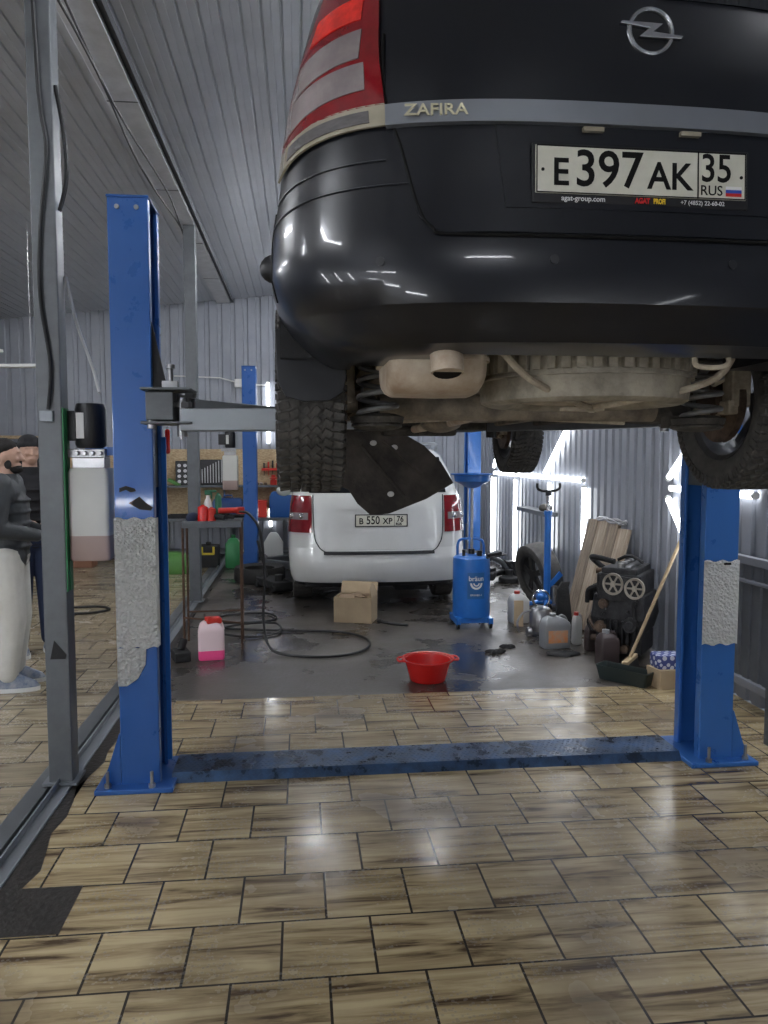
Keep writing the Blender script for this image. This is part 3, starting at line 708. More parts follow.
# recess under the trim: dark panel around the plate
BB.patch(zrange(.655,.853,6), lambda z: BB.th_of_x(-.33-.1*(z-.655),z), lambda z: BB.th_of_x(.33+.1*(z-.655),z), .0075, 20).build('plate_recess', M['paint'], BC, 40)
# badge letters on trim
p = on_rear(-.485,.879,.025); text('badge', 'ZAFIRA', .036, M['gold'], BC, T(p.x,p.y-.001,p.z)@RZ(-9)@RX(90), .002, sx=1.25, bold=.0006)
# emblem
zE = 1.098; pe = on_rear(.036,zE,.012); ME = T(pe.x,pe.y-.004,zE)@RX(86)@Matrix.Diagonal((1.07,1.07,1,1))
mb = MB()
mb.tube([ME@V((.050*math.cos(2*PI*i/40),.050*math.sin(2*PI*i/40),.0)) for i in range(40)],.0062,8,closed=True)
mb.build('emblem', M['chrome'], BC)
mb = MB(); Z = [(-.074,.012),(-.069,.018),(.028,.016),(.005,-.003),(.075,-.009),(.070,-.016),(-.030,-.016),(-.006,.004)]
mb.prism(Z,-.004,.008,ME); mb.build('emblem', M['chrome'], BC, 0, bevel=.0015)
# licence plate
Mp = T(-.003,on_rear(0,.745,.0).y-.014,.745)@RX(88)
pf = MB(); pf.box((0,-.008,-.002),(.535,.138,.008),Mp); pfo = pf.build('plate_frame', M['black'], BC, 0, bevel=.003)
mb = MB(); mb.box((0,.0,.003),(.520,.110,.004),Mp); mb.build('number_plate', M['platew'], pfo, 0, bevel=.001)
mb = MB()
mb.box((.138,0,.0055),(.003,.110,.001),Mp)
for x0,x1,y0,y1 in ((-.258,.258,.052,.0545),(-.258,.258,-.0545,-.052),(-.2585,-.256,-.054,.054),(.256,.2585,-.054,.054)): mb.box(((x0+x1)/2,(y0+y1)/2,.0055),(x1-x0,y1-y0,.001),Mp)
for px in (-.243,.247): mb.cyl(Mp@V((px,-.002,.005)),Mp@V((px,-.002,.0065)),.004,n=10)
mb.build('plate_border', M['ink'], pfo, 0)
def ptxt(s, x, y, size, m=M['ink'], sx=1, bold=.0014, al='CENTER'): text('plate_lettering', s, size, m, pfo, Mp@T(x,y,.0055), .0004, al, sx, bold)
ptxt('E', -.200,-.009,.088, sx=.95); ptxt('397', -.083,.000,.118, sx=.95); ptxt('AK', .068,-.009,.088, sx=.95)
ptxt('35', .184,.014,.092, sx=.88, bold=.001); ptxt('RUS', .172,-.036,.033, sx=.98, bold=.0002)
for k, mm in enumerate((M['white'],M['bluep'],M['redp'])):
    mb = MB(); mb.box((.228,-.028-k*.0078,.0058),(.040,.0078,.0008),Mp); mb.build('plate_flag', mm, pfo, 0)
ptxt('agat-group.com', -.145,-.066,.017, M['white'], 1, .0002); ptxt('+7 (4852) 22-60-02', .150,-.066,.014, M['white'], 1, .0001)
ptxt('AGAT', -.000,-.066,.017, M['redp'], .8, .0008); ptxt('PROFI', .042,-.066,.016, M['yelp'], .7, .0008)
# plate lamps
for sx in (-1,1):
    mb = MB(); p = on_rear(sx*.12,.843,.010); mb.box((p.x,p.y,p.z),(.05,.02,.01)); mb.build('plate_lamp', M['lampyel'], BC, 0)
# tail lamps
def tail_lamp(sx):
    def th(x, z): return BB.th_of_x(x, z)
    zb = .745
    def inner(z): return sx*th(lerp(.585,.612,(z-.74)/.3) if z < 1.04 else lerp(.612,.595,(z-1.04)/.3), z)
    def outer(z):
        t = (z-.74)/.60
        return sx*lerp(1.43,1.12,max(0,t))
    # lower edge rises toward the outside is handled by extra row skew
    def P(u, z, off): 
        # u 0 inner ..1 outer; skew z so outer side dips
        zz = z - .075*(u**2.2)*max(0,1-(z-.74)/.35)
        return BB.rear(lerp(inner(zz), outer(zz), u), zz, off)
    def piece(name, z0, z1, u0, u1, m, off, par, arch=0):
        mb = MB(); nz, nu = 8, 16
        fr = [[P(lerp(u0,u1,i/nu), lerp(z0,z1,j/nz)-arch*((lerp(u0,u1,i/nu))**2), off) for i in range(nu+1)] for j in range(nz+1)]
        bk = [[P(lerp(u0,u1,i/nu), lerp(z0,z1,j/nz)-arch*((lerp(u0,u1,i/nu))**2), off-.006) for i in range(nu+1)] for j in range(nz+1)]
        mb.loft(fr,False,False); mb.loft(bk,False,False); mb.loft([fr[0],bk[0]],False,False); mb.loft([fr[-1],bk[-1]],False,False)
        mb.loft([[r[0] for r in fr],[r[0] for r in bk]],False,False); mb.loft([[r[-1] for r in fr],[r[-1] for r in bk]],False,False)
        return mb.build(name, m, par, 40)
    base = piece('tail_lamp', .912, 1.36, 0, 1, M['lampred'], .012, BC)
    piece('lower_lens', .860, .915, 0, 1, M['lampyel'], .012, base)
    piece('reverse_lens', .870, .900, .10, .82, M['lampgrey'], .0145, base)
    piece('clear_lens', .955, 1.025, .12, .97, M['lampclr'], .0145, base, .03)
    piece('clear_lens', 1.040, 1.12, .16, .93, M['lampclr'], .0145, base, .045)
    piece('brake_lens', 1.15, 1.22, .18, .86, M['lampred2'], .0145, base, .03)
    return base
tail_lamp(-1); tail_lamp(1)
# bumper crease highlight ridges on the corner and side gap
for sx in (-1,1):
    def ridge(z0, u0, u1, sgn=sx):
        P = []
        for i in range(20):
            t = i/19; th = sgn*lerp(u0,u1,t); P.append(BB.rear(th, z0-.03*t*t, .0015))
        return P
    for z0,u0,u1 in ((.78,.62,1.40),(.72,.50,1.42)):
        mb = MB(); mb.tube(ridge(z0,u0,u1),.0022,6); mb.build('bumper_crease', M['paint'], BC)
    # gap bumper/quarter
    P = [BB.rear(sx*lerp(1.46,1.50,t), lerp(.74,.50,t), .0005) for t in [i/8 for i in range(9)]]
    mb = MB(); mb.tube(P,.0028,6); mb.build('panel_gap', M['ink'], BC)
    # parking sensor
    for xs_, zs_ in ((.62,.535),(.22,.535)):
        p = BB.rear(BB.th_of_x(sx*xs_,zs_),zs_,.0); q = BB.rear(BB.th_of_x(sx*xs_,zs_),zs_,.004)
        mb = MB(); mb.cyl(p,q,.011,n=16); mb.build('parking_sensor', M['trimblk'], BC)
    # mirrors
    mb = MB(); mb.ell((sx*.94,3.02,1.20),(.085,.055,.085)); mb.box((sx*.86,3.05,1.14),(.12,.04,.04)); mb.build('door_mirror', M['black'], BC)
    # side windows, door gaps
    def side(y,z,off=.004):
        hw = BB.at(z)[0]; return V((sx*(hw+off), y, z))
    for (ya_, yb_) in ((.75,1.15),(1.2,1.95),(2.02,2.85)):
        mb = MB(); rows = [[side(lerp(ya_+(.12 if ya_<1 else 0)*((z-1.0)/.45),yb_-(.35*(z-1.0)/.45 if yb_>2.5 else 0),i/6),z) for i in range(7)] for z in zrange(1.02,1.46,6)]
        mb.loft(rows,False,False); sd = mb.build('side_window', M['glassd'], BC, 40); md = sd.modifiers.new('s','SOLIDIFY'); md.thickness=.004
    for yg in (1.2,2.0,2.95):
        mb = MB(); mb.tube([side(yg,z,.001) for z in zrange(.42,1.0,8)],.003,6); mb.build('panel_gap', M['ink'], BC)
# front windscreen and headlights (seen only from other positions)
mb = MB(); rows=[]
for z in zrange(1.03,1.48,6):
    hw,yr,yf,Lr,Lf,n = BB.at(z); rows.append([V((x, yf-Lf*(1-math.cos(math.asin(min(1,abs(x/hw))**(n/2)))**(2/n))+.006, z+.002)) for x in [(-.86+1.72*i/12)*hw for i in range(13)]])
mb.loft(rows,False,False); w_ = mb.build('windscreen', M['glassd'], BC, 40); w_.modifiers.new('s','SOLIDIFY').thickness=.004
# wheels
Rw = .315
wheel(BC,(-.772,ya,zw),Rw,.215,M['alloy'],-1); wheel(BC,(.825,ya,zw),Rw,.215,M['alloy'],1)
wheel(BC,(-.755,yfw,zw+.0),Rw,.205,M['alloy'],-1); wheel(BC,(.755,yfw,zw+.0),Rw,.205,M['alloy'],1)
for sx in (-1,1): hub(BC,((-.66 if sx<0 else .735),ya,zw),sx,Rw); hub(BC,(sx*.66,yfw,zw),sx,Rw)
# mud flaps at the rear of the rear wheels
for sx in (-1,1):
    P = [(-.105,.0),(.105,.0),(.108,-.14),(.098,-.185),(.06,-.21),(-.02,-.215),(-.075,-.20),(-.10,-.15)]
    mb = MB(); mb.prism(P,0,.012,T(sx*(.775 if sx<0 else .84),.59,.455)@RX(90)@Matrix.Rotation(0,4,'X')); mb.build('mud_flap', M['trimblk'], BC, 0, bevel=.003)
# wheel arch liner
for yy in (ya,yfw):
    for sx in (-1,1):
        mb = MB(); mb.lathe([(.37,-.13),(.385,-.13),(.385,.13),(.37,.13)],T(sx*.735,yy,.30)@RY(90),32,closed=True,a0=R(100),a1=R(260)); mb.build('arch_liner', M['blackm'], BC)
# floor pan
mb = MB(); mb.box((0,2.25,.32),(1.36,2.0,.05)); mb.box((0,1.2,.40),(1.2,.5,.10))
for x in (-.5,-.2,.2,.5): mb.box((x,2.25,.288),(.05,1.9,.03))
mb.build('floor_pan', M['dirtsh'], BC, 0, bevel=.012)
for sx in (-1,1):
    mb = MB(); mb.box((sx*.70,2.28,.30),(.10,1.9,.07)); mb.build('sill', M['dirt2'], BC, 0, bevel=.01)
mb = MB(); mb.box((0,3.6,.30),(1.0,.55,.10)); mb.box((0,3.35,.24),(.5,.12,.06)); mb.build('front_subframe', M['dirt2'], BC, 0, bevel=.02)
# rear chassis rails
for sx in (-1,1):
    mb = MB(); mb.loft([[(sx*x,y,z) for x,z in ((a,zb_),(b,zb_),(b,zb_+.09),(a,zb_+.09))] for y,a,b,zb_ in ((.08,.40,.48,.44),(.6,.40,.48,.44),(1.0,.42,.50,.46),(1.35,.52,.62,.32))]); mb.build('chassis_rail', M['dirt2'], BC, 0, bevel=.006)
# boot floor
mb = MB(); mb.box((0,.5,.50),(1.3,.78,.04)); mb.build('boot_floor', M['dirt2'], BC, 0)
# muffler: oval box
def oval(cx, cy, w, h, n=22, e=2.6): return [(cx+w*math.copysign(abs(math.cos(2*PI*i/n))**(2/e),math.cos(2*PI*i/n)), cy+h*math.copysign(abs(math.sin(2*PI*i/n))**(2/e),math.sin(2*PI*i/n))) for i in range(n)]
mb = MB(); rings=[]
for x,k in ((-.570,.80),(-.56,.93),(-.545,1),(-.42,1.02),(-.325,1.0),(-.31,.93),(-.30,.8)):
    rings.append([(x, y, z) for y, z in [(.44+(yy)*k, .335+zz*k+(.02*(1-k))) for yy,zz in oval(0,0,.155,.088)]])
mb.loft(rings); mf = mb.build('muffler', M['rustm'], BC, 40)
mb = MB(); mb.prism([(-.435+px,.44+py) for px,py in oval(0,0,.150,.163,30,5)],.336,.345); mb.build('muffler_seam', M['rustm'], mf)
mb = MB(); P = spline([(-.44,.34,.375),(-.44,.25,.378),(-.44,.20,.355),(-.44,.172,.318),(-.44,.165,.288)],6); mb.tube(P,.036,18,rs=[.03+.012*min(1,i/6) for i in range(len(P))]); mb.build('exhaust_tip', M['rustm'], mf)
mb = MB(); e = V((-.44,.165,.289)); mb.cyl(e, e+V((0,-.0007,-.002)),.037,.036,n=18); mb.build('exhaust_mouth', M['ink'], mf)
mb = MB(); P = spline([(-.30,.55,.36),(-.18,.75,.36),(-.14,1.0,.33),(-.10,1.25,.27),(-.05,1.8,.25),(-.05,3.2,.25)],8); mb.tube(P,.026,12); mb.build('exhaust_pipe', M['rustm'], BC)
mb = MB(); mb.ell((-.05,2.3,.25),(.10,.28,.05)); mb.build('middle_silencer', M['dirtsh'], BC)
# spare wheel lying under the boot
sp = tyre_mb(.325,.16,.21,False)
for i in range(50): sp.box((0,0,0),(.062,.024,.024),Matrix.Rotation(2*PI*i/50,4,'X')@T(-.038,0,.322))
for xx in (-.072,.005): sp.lathe([(.318,-.004),(.329,-.003),(.329,.003),(.318,.004)],T(xx,0,0)@RY(90),60,closed=True)
sp.mi = 0
spo = sp.build('spare_wheel', M['dirts'], BC); spo.rotation_euler = (0,R(90),0); spo.location = (.07,.58,.312); spo.rotation_euler = (R(3),R(90),0)
mb = MB(); mb.lathe([(.0,-.03),(.10,-.035),(.13,-.06),(.19,-.065),(.20,-.045),(.2,.03)],None,36); t_ = mb.build('spare_rim', M['dirt'], spo); t_.rotation_euler=(0,R(-90),0)
mb = MB(); mb.tube(spline([(-.33,.30,.44),(-.20,.30,.30),(-.02,.40,.235),(.10,.56,.225),(.18,.80,.24),(.2,.86,.30)],6),.010,8); mb.tube(spline([(.42,.30,.44),(.36,.30,.30),(.16,.40,.24),(.04,.56,.225)],6),.010,8); mb.box((.06,.55,.222),(.12,.06,.01))
mb.build('spare_carrier', M['dirt'], BC)
# rear beam, arms, springs
mb = MB(); mb.cyl((-.52,1.03,.255),(.52,1.03,.255),.048,n=20); 
bx_ = mb.build('rear_axle_beam', M['dirtsh'], BC)
for sx in (-1,1):
    mb = MB(); mb.tube(spline([(sx*.57,ya-.02,zw-.02),(sx*.55,1.05,zw-.03),(sx*.50,1.3,zw-.01),(sx*.52,1.55,.31)],6),.042,10); mb.lathe([(0,.0),(.085,.0),(.09,.02),(.06,.03)],T(sx*.555,.76,.185),20); mb.box((sx*.56,.86,.2),(.10,.16,.04)); mb.ell((sx*.555,.77,.178),(.085,.10,.018))
    mb.build('trailing_arm', M['dirt2'], BC)
    mb = MB(); P = []
    for i in range(150):
        t = i/149; a = 2*PI*5.2*t; P.append((sx*.555+.062*math.cos(a), .74+.062*math.sin(a), .19+.27*t))
    mb.tube(P,.0088,8); mb.build('coil_spring', M['spring'], BC)
    mb = MB(); mb.cyl((sx*.61,1.0,.2),(sx*.61,1.03,.55),.024,n=12); mb.cyl((sx*.61,1.0,.2),(sx*.61,1.01,.36),.032,n=12); mb.build('shock_absorber', M['spring'], BC)
    mb = MB(); mb.tube(spline([(sx*.64,.84,.30),(sx*.58,.80,.33),(sx*.50,.88,.36),(sx*.46,1.0,.30)],6),.008,8); mb.build('brake_hose', M['dirt2'], BC)
mb = MB(); mb.cyl((-.45,1.1,.21),(.05,1.5,.25),.012); mb.cyl((.45,1.12,.21),(.0,1.5,.25),.012); mb.cyl((-.2,1.5,.24),(.35,1.9,.26),.010); mb.build('tie_rod', M['dirt'], BC)
# left heat panel beyond the axle
mb = MB(); mb.prism([(-.55,1.3),(.1,1.25),(.15,2.2),(-.5,2.3)],.262,.276); mb.build('heat_shield', M['dirtsh'], BC, 0)
# tow loop
mb = MB(); mb.tube(spline([(.215,.22,.40),(.215,.17,.345),(.215,.155,.315),(.25,.15,.308),(.29,.15,.312),(.305,.155,.33),(.305,.2,.38)],5),.007,8); mb.build('towing_loop', M['dirt'], BC)
# wheel-arch mud on bumper rear-lower corner
# hanging splash shield (engine undertray) below the front
mb = MB()
S = [(x+.175,(z-.0)*1.0) for x,z in ((-.62,-.05),(-.47,.25),(-.30,.27),(-.13,.255),(.06,.15),(.18,.036),(.27,-.11),(.08,-.22),(-.10,-.29),(-.18,-.32),(-.31,-.33),(-.40,-.25),(-.46,-.155),(-.60,-.09))]
Ms = T(-.175,3.50,.0)@RX(90)@RZ(0)
mb.prism(S,0,.012,Ms); sh = mb.build('splash_shield', M['shield'], BC, 0, bevel=.004)
mb = MB()
for a,b,c,d in ((-.20,.15,.10,-.20),(-.05,.18,.22,-.05)): mb.cyl(Ms@V((a,b,.014)),Ms@V((c,d,.014)),.012)
mb.build('shield_rib', M['shield'], sh)
for px,py in ((-.115,.165),(.03,.135),(.005,-.185)):
    mb = MB(); mb.lathe([(0,.016),(.018,.016),(.024,.012)],Ms@T(px,py,.0)@Matrix.Diagonal((1,.8,1,1)),14); mb.build('shield_washer', M['whitep'], sh)
mb = MB(); mb.cyl((-.35,3.6,.33),(-.34,3.57,.26),.012); mb.cyl((-.1,3.6,.33),(-.12,3.57,.27),.012); mb.build('shield_hook', M['dirt2'], BC)

# ============================ WHITE CAR
WC = thing('parked_car', 'white estate car parked on the floor beyond the lift, tailgate towards us', 'car', (.79,7.66,0), 0)
lw = [(.25,.83,.12,4.05,.42,.5,3.6),(.275,.87,.05,4.1,.42,.5,3.6),(.36,.90,.0,4.15,.42,.5,3.4),(.50,.915,-.01,4.18,.42,.5,3.3),(.60,.92,.0,4.17,.42,.5,3.2),(.64,.92,.03,4.15,.42,.5,3.2),
 (.80,.915,.05,4.05,.40,.5,3.2),(.95,.905,.06,3.85,.4,.5,3.2),(1.10,.89,.08,3.7,.4,.5,3.2),(1.20,.87,.11,3.4,.4,.45,3.2),(1.30,.83,.16,3.2,.38,.4,3.2),(1.45,.78,.24,2.9,.36,.4,3.2),(1.58,.72,.32,2.6,.34,.4,3.0),(1.64,.66,.38,2.4,.34,.4,3.0),(1.67,.52,.55,2.1,.34,.4,2.8)]
WB = Body(lw); wb = WB.mesh(sorted(set([l[0] for l in lw]+zrange(.65,1.6,10)))).build('body', M['wpaint'], WC, 32)
cut = []
for yy in (.86,3.35):
    for sx in (-1,1):
        mb = MB(); mb.cyl((sx*.62,yy,.33),(sx*1.1,yy,.33),.37,n=36); o = mb.build('c', M['blackm'], WC, 0); cut.append(o)
mb = MB(); mb.box((0,2.2,.2),(1.5,4.1,.34)); o = mb.build('c', M['blackm'], WC, 0); cut.append(o)
bpy.context.view_layer.update(); boolean(wb, cut)
def wx(x): return lambda z: WB.th_of_x(x,z)
WB.patch(zrange(.63,1.18,10), lambda z: WB.th_of_x(-lerp(.54,.65,min(1,(z-.62)/.15)),z), lambda z: WB.th_of_x(lerp(.54,.65,min(1,(z-.62)/.15)),z), .006).build('tailgate', M['wpaint'], WC, 40)
WB.line([(-.665,1.18),(-.655,.80),(-.62,.68),(-.55,.615),(-.4,.60),(0,.60),(.4,.60),(.55,.615),(.62,.68),(.655,.80),(.665,1.18)],.002,.005,parent=WC)
WB.patch(zrange(.585,.612,2), wx(-.56), wx(.56), .012, 20).build('tailgate_lip', M['trimblk'], WC, 40)
WB.patch(zrange(1.20,1.56,8), lambda z: WB.th_of_x(-.70*(1-.12*(z-1.2)),z), lambda z: WB.th_of_x(.70*(1-.12*(z-1.2)),z), .008).build('rear_window', M['glassd'], WC, 40)
WB.patch(zrange(.80,1.04,4), lambda z: WB.th_of_x(-.34-.15*(z-.8),z), lambda z: WB.th_of_x(.34+.15*(z-.8),z), .0095,16).build('plate_recess', M['wpaint'], WC, 30)
WB.patch(zrange(1.035,1.06,2), wx(-.42), wx(.42), .022,16).build('tailgate_handle', M['wpaint'], WC, 30)
def wlamp(sx):
    def pc(name,z0,z1,u0,u1,m,off,par):
        f = lambda u: (lambda z: sx*lerp(WB.th_of_x(.675,z), 1.40, u))
        return WB.patch(zrange(z0,z1,6), f(u0), f(u1), off, 12).build(name,m,par,40)
    b_ = pc('tail_lamp',.80,1.17,0,1,M['lampred'],.012,WC)
    pc('clear_lens',.93,1.0,.1,.9,M['lampclr'],.015,b_)
    for u in (.3,.7):
        p = WB.rear(sx*lerp(WB.th_of_x(.675,.965),1.4,u),.965,.018); mb = MB(); mb.ell(p,(.028,.008,.028)); mb.build('bulb_reflector', M['chrome'], b_)
    return b_
wlamp(-1); wlamp(1)
Mw = T(.02,WB.rear(0,.92).y-.022,.925)@RX(88)
mb = MB(); mb.box((0,0,-.002),(.535,.128,.008),Mw); wf = mb.build('plate_frame', M['black'], WC, 0, bevel=.003)
mb = MB(); mb.box((0,0,.003),(.512,.105,.004),Mw); mb.build('number_plate', M['platew'], wf, 0)
mb = MB(); mb.box((.130,0,.0055),(.004,.105,.001),Mw); mb.build('plate_border', M['ink'], wf, 0)
for s,x,y,sz,sx_ in (('B',-.205,-.008,.085,.95),('550',-.085,.0,.115,.8),('XP',.062,-.008,.085,.95),('76',.19,.012,.082,.85),('RUS',.175,-.036,.034,1)):
    text('plate_lettering', s, sz, M['ink'], wf, Mw@T(x,y,.0055), .0004, 'CENTER', sx_, .0016)
for sx in (-1,1):
    wheel(WC,(sx*.775,.86,.325),.325,.21,M['alloy'],sx,False); wheel(WC,(sx*.775,3.35,.325),.325,.21,M['alloy'],sx,False)
    mb = MB(); mb.tube(spline([(sx*.66,.50,1.64),(sx*.67,.58,1.70),(sx*.67,1.2,1.72),(sx*.66,2.2,1.71),(sx*.65,2.35,1.65)],6),.014,8); mb.build('roof_rail', M['galv'], WC)
    def side(y,z,off=.004): return V((sx*(WB.at(z)[0]+off), y, z))
    for (ya_,yb_) in ((.68,1.1),(1.17,1.95),(2.02,2.9)):
        mb = MB(); mb.loft([[side(lerp(ya_,yb_-(.35*(z-1.15)/.4 if yb_>2.5 else 0),i/5),z) for i in range(6)] for z in zrange(1.17,1.54,6)],False,False)
        so = mb.build('side_window', M['glassd'], WC, 40); so.modifiers.new('s','SOLIDIFY').thickness=.004
    mb = MB(); mb.ell((sx*1.02,2.95,1.10),(.10,.06,.075)); mb.box((sx*.92,2.96,1.06),(.12,.04,.04)); mb.build('door_mirror', M['wpaint'], WC)
mb = MB(); mb.box((0,.35,.27),(1.5,.5,.05)); mb.box((.35,.30,.235),(.35,.22,.10)); mb.build('underbody', M['blackm'], WC, 0, bevel=.02)
mb = MB(); mb.cyl((-.7,.86,.3),(.7,.86,.3),.04); mb.build('rear_axle', M['blackm'], WC)
WB.patch(zrange(.265,.30,2), lambda z:-1.25, lambda z:1.25, .006, 24).build('bumper_lower_trim', M['trimblk'], WC, 40)
mb = MB(); rows=[]
for z in zrange(1.18,1.54,6):
    hw,yr,yf,Lr,Lf,n = WB.at(z); rows.append([V((x, yf-Lf*(1-math.cos(math.asin(min(1,abs(x/hw))**(n/2)))**(2/n))+.006, z)) for x in [(-.86+1.72*i/12)*hw for i in range(13)]])
mb.loft(rows,False,False); w_=mb.build('windscreen', M['glassd'], WC, 40); w_.modifiers.new('s','SOLIDIFY').thickness=.004

# ---------------------------------------------------------------- floor objects
# red basin
bs = thing('basin', 'red plastic basin with two handles on the wet floor in front of the white car', 'basin', (.885,5.28,0))
mb = MB(); mb.lathe([(0,.004),(.115,.004),(.122,.0),(.130,.01),(.165,.145),(.168,.155),(.185,.158),(.186,.150),(.183,.146),(.172,.150),(.160,.145),(.125,.02),(0,.014)],None,48); mb.build('bowl', M['redpl'], bs, 40)
for sx in (-1,1):
    mb = MB(); mb.tube(spline([(sx*.165,-.055,.152),(sx*.205,-.045,.150),(sx*.215,0,.150),(sx*.205,.045,.150),(sx*.165,.055,.152)],6),.009,8); mb.build('handle', M['redpl'], bs)
# open cardboard box under the white car's bumper
cb = thing('cardboard_box', 'open cardboard box with torn paper inside, under the white bumper', 'box', (.52,7.30,0), -18)
w,d,h,t = .36,.26,.24,.006
mb = MB(); mb.box((0,0,t/2),(w,d,t)); mb.box((0,-d/2,h/2),(w,t,h)); mb.box((0,d/2,h/2),(w,t,h)); mb.box((-w/2,0,h/2),(t,d,h)); mb.box((w/2,0,h/2),(t,d,h)); mb.build('carton', M['card'], cb, 0)
mb = MB(); mb.box((0,0,.06),(w,t,.12),T(0,d/2,h)@RX(-25)); mb.build('flap', M['card'], cb, 0)
mb = MB(); mb.prism([(-.12,0),(.12,0),(.10,.10),(.0,.13),(-.10,.09)],0,t,T(w/2,0,h)@RZ(90)@RX(75)); mb.build('flap', M['card'], cb, 0)
mb = MB()
for i in range(9): mb.box((0,0,0),(.14,.07,.012),T(random.uniform(-.1,.08),random.uniform(-.06,.06),h-.02+.02*random.random())@Matrix.Rotation(random.uniform(-1,1),4,'Z')@RX(random.uniform(-50,50)))
tag(mb.build('crumpled_paper', M['carddk'], None, 0), 'torn brown paper filling the open cardboard box', 'paper'); bpy.data.objects['crumpled_paper'].location=(.52,7.30,0)
mb = MB(); mb.tube(spline([(.72,7.18,.012),(.85,7.05,.012),(.98,6.98,.012)],6),.012,8)
tag(mb.build('black_rod', M['hose']), 'short black rod on the floor right of the cardboard box', 'rod')

# jugs etc
def rrect(w, d, r=.02, n=4):
    out=[]
    for cx,cy,a0 in ((w-r,d-r,0),(-w+r,d-r,90),(-w+r,-d+r,180),(w-r,-d+r,270)):
        for k in range(n+1): a=R(a0+90*k/n); out.append((cx+r*math.cos(a),cy+r*math.sin(a)))
    return out
def jug(name, label, loc, rz, w, d, h, m, mcap, fill=None, mfill=None, cat='canister', lab=None):
    r = thing(name, label, cat, loc, rz)
    def ring(k, z, sx=0, kx=None): return [((px*(kx or k))+sx, py*k, z) for px,py in rrect(w/2,d/2,.02)]
    z0 = 0
    if fill:
        mb = MB(); mb.loft([ring(.93,0),ring(1,.012),ring(1.0,fill)]); mb.build('liquid', mfill, r); z0 = fill
    mb = MB(); mb.loft(([ring(.93,0),ring(1,.012)] if not fill else [ring(1,z0)])+[ring(1,h*.66),ring(.95,h*.74),ring(.75,h*.84,-w*.05),ring(.45,h*.90,-w*.10),ring(.38,h*.915,-w*.1)]); b_ = mb.build('bottle', m, r, 50)
    mb = MB(); mb.tube(spline([(w*.12,0,h*.84),(w*.22,0,h*.92),(w*.38,0,h*.84),(w*.46,0,h*.68)],5),.013,8); mb.build('handle', m, r)
    mb = MB(); mb.cyl((-w*.1,0,h*.90),(-w*.1,0,h),.027 if w>.15 else .02,n=16); mb.build('cap', mcap, r)
    if lab:
        mb = MB(); mb.box((0,-d/2-.001,h*.35),(w*.72,.003,h*.36)); mb.build('label', lab, r, 0)
    return r
j = jug('coolant_jug', 'pale pink jug of pink coolant with red cap on the floor under the tool table', (-.70,6.02,0), 8, .20,.13,.33, M['pinkw'], M['redcap'], .075, M['pink'])
mb = MB(); mb.box((0.02,0,.30),(.12,.09,.05),T(0,0,0)@RZ(10)); mb.build('rag', M['redcap'], j, 0, bevel=.015)
# waste-oil drainer
wd = thing('oil_drainer', 'blue round waste oil drainer with collecting bowl on a pole', 'oil drainer', (1.57,6.95,0))
mb = MB(); mb.lathe([(0,.09),(.155,.09),(.168,.10),(.172,.13),(.172,.60),(.168,.64),(.14,.665),(.05,.675),(0,.675)],None,40); tk = mb.build('drum', M['blued'], wd, 30)
mb = MB(); mb.box((-.15,0,.07),(.04,.34,.06)); mb.box((.15,0,.07),(.04,.34,.06)); mb.box((0,-.12,.075),(.32,.03,.05)); mb.build('chassis', M['blued'], wd, 0, bevel=.006)
for x,y in ((-.15,-.14),(.15,-.14),(-.15,.14),(.15,.14)):
    mb = MB(); mb.cyl((x-.012,y,.034),(x+.012,y,.034),.034,n=16); mb.box((x,y,.065),(.03,.03,.03)); mb.build('castor', M['black'], wd)
mb = MB(); mb.tube(spline([(-.13,0,.63),(-.13,0,.76),(-.09,0,.81),(.06,0,.81),(.11,0,.77),(.115,0,.64)],5),.012,8); mb.build('push_handle', M['blued'], wd)
mb = MB(); mb.cyl((0,0,.66),(0,0,1.30),.014); mb.cyl((-.035,.01,.66),(-.035,.01,1.28),.008); mb.build('pole', M['yelp'] if False else M['steel'], wd)
mb = MB(); mb.lathe([(.02,1.28),(.06,1.29),(.16,1.345),(.165,1.40),(.195,1.405),(.195,1.415),(.155,1.412),(.15,1.36),(.05,1.31),(0,1.30)],None,36); mb.build('bowl', M['blued'], wd, 40)
mb = MB(); mb.cyl((0,0,.66),(0,0,.72),.03); mb.box((.05,-.1,.69),(.04,.04,.05)); mb.cyl((-.09,-.08,.66),(-.09,-.08,.72),.015); mb.build('valve', M['black'], wd)
mb = MB(); mb.box((0,0,0),(.19,.13,.012),T(.20,-.09,.665)@RY(-10)); mb.box((0,.0,.012),(.13,.10,.03),T(.19,-.09,.67)@RY(-10)); mb.build('tool_tray', M['black'], wd, 0, bevel=.006)
# sticker on drum (curved)
def curved(parent, name, a0, a1, z0, z1, r, m):
    mb = MB(); n = 10
    P = [[(r*math.sin(lerp(a0,a1,i/n)), -r*math.cos(lerp(a0,a1,i/n)), z) for i in range(n+1)] for z in (z0,z1)]
    Q = [[(p[0]*.99,p[1]*.99,p[2]) for p in row] for row in P]
    mb.loft(P,False,False); mb.loft([P[0],Q[0]],False,False); mb.loft([P[1],Q[1]],False,False); return mb.build(name, m, parent)
stk = curved(wd,'sticker',-.42,.52,.28,.52,.1735,M['bluep'] if False else mat('sticker_blue',(.02,.12,.33),.4))
tt = text('sticker_lettering','bräun',.062,M['white'],stk,Matrix.Identity(4),.0,sx=1.0,bold=.001)
def bend(o, r, ac, zc_):
    for v in o.data.vertices:
        a = v.co.x/r + ac; z = v.co.y+zc_; dz = v.co.z
        v.co = ((r+.001+dz)*math.sin(a), -(r+.001+dz)*math.cos(a), z)
bend(tt,.175,.05,.465)
mb = MB(); n=20
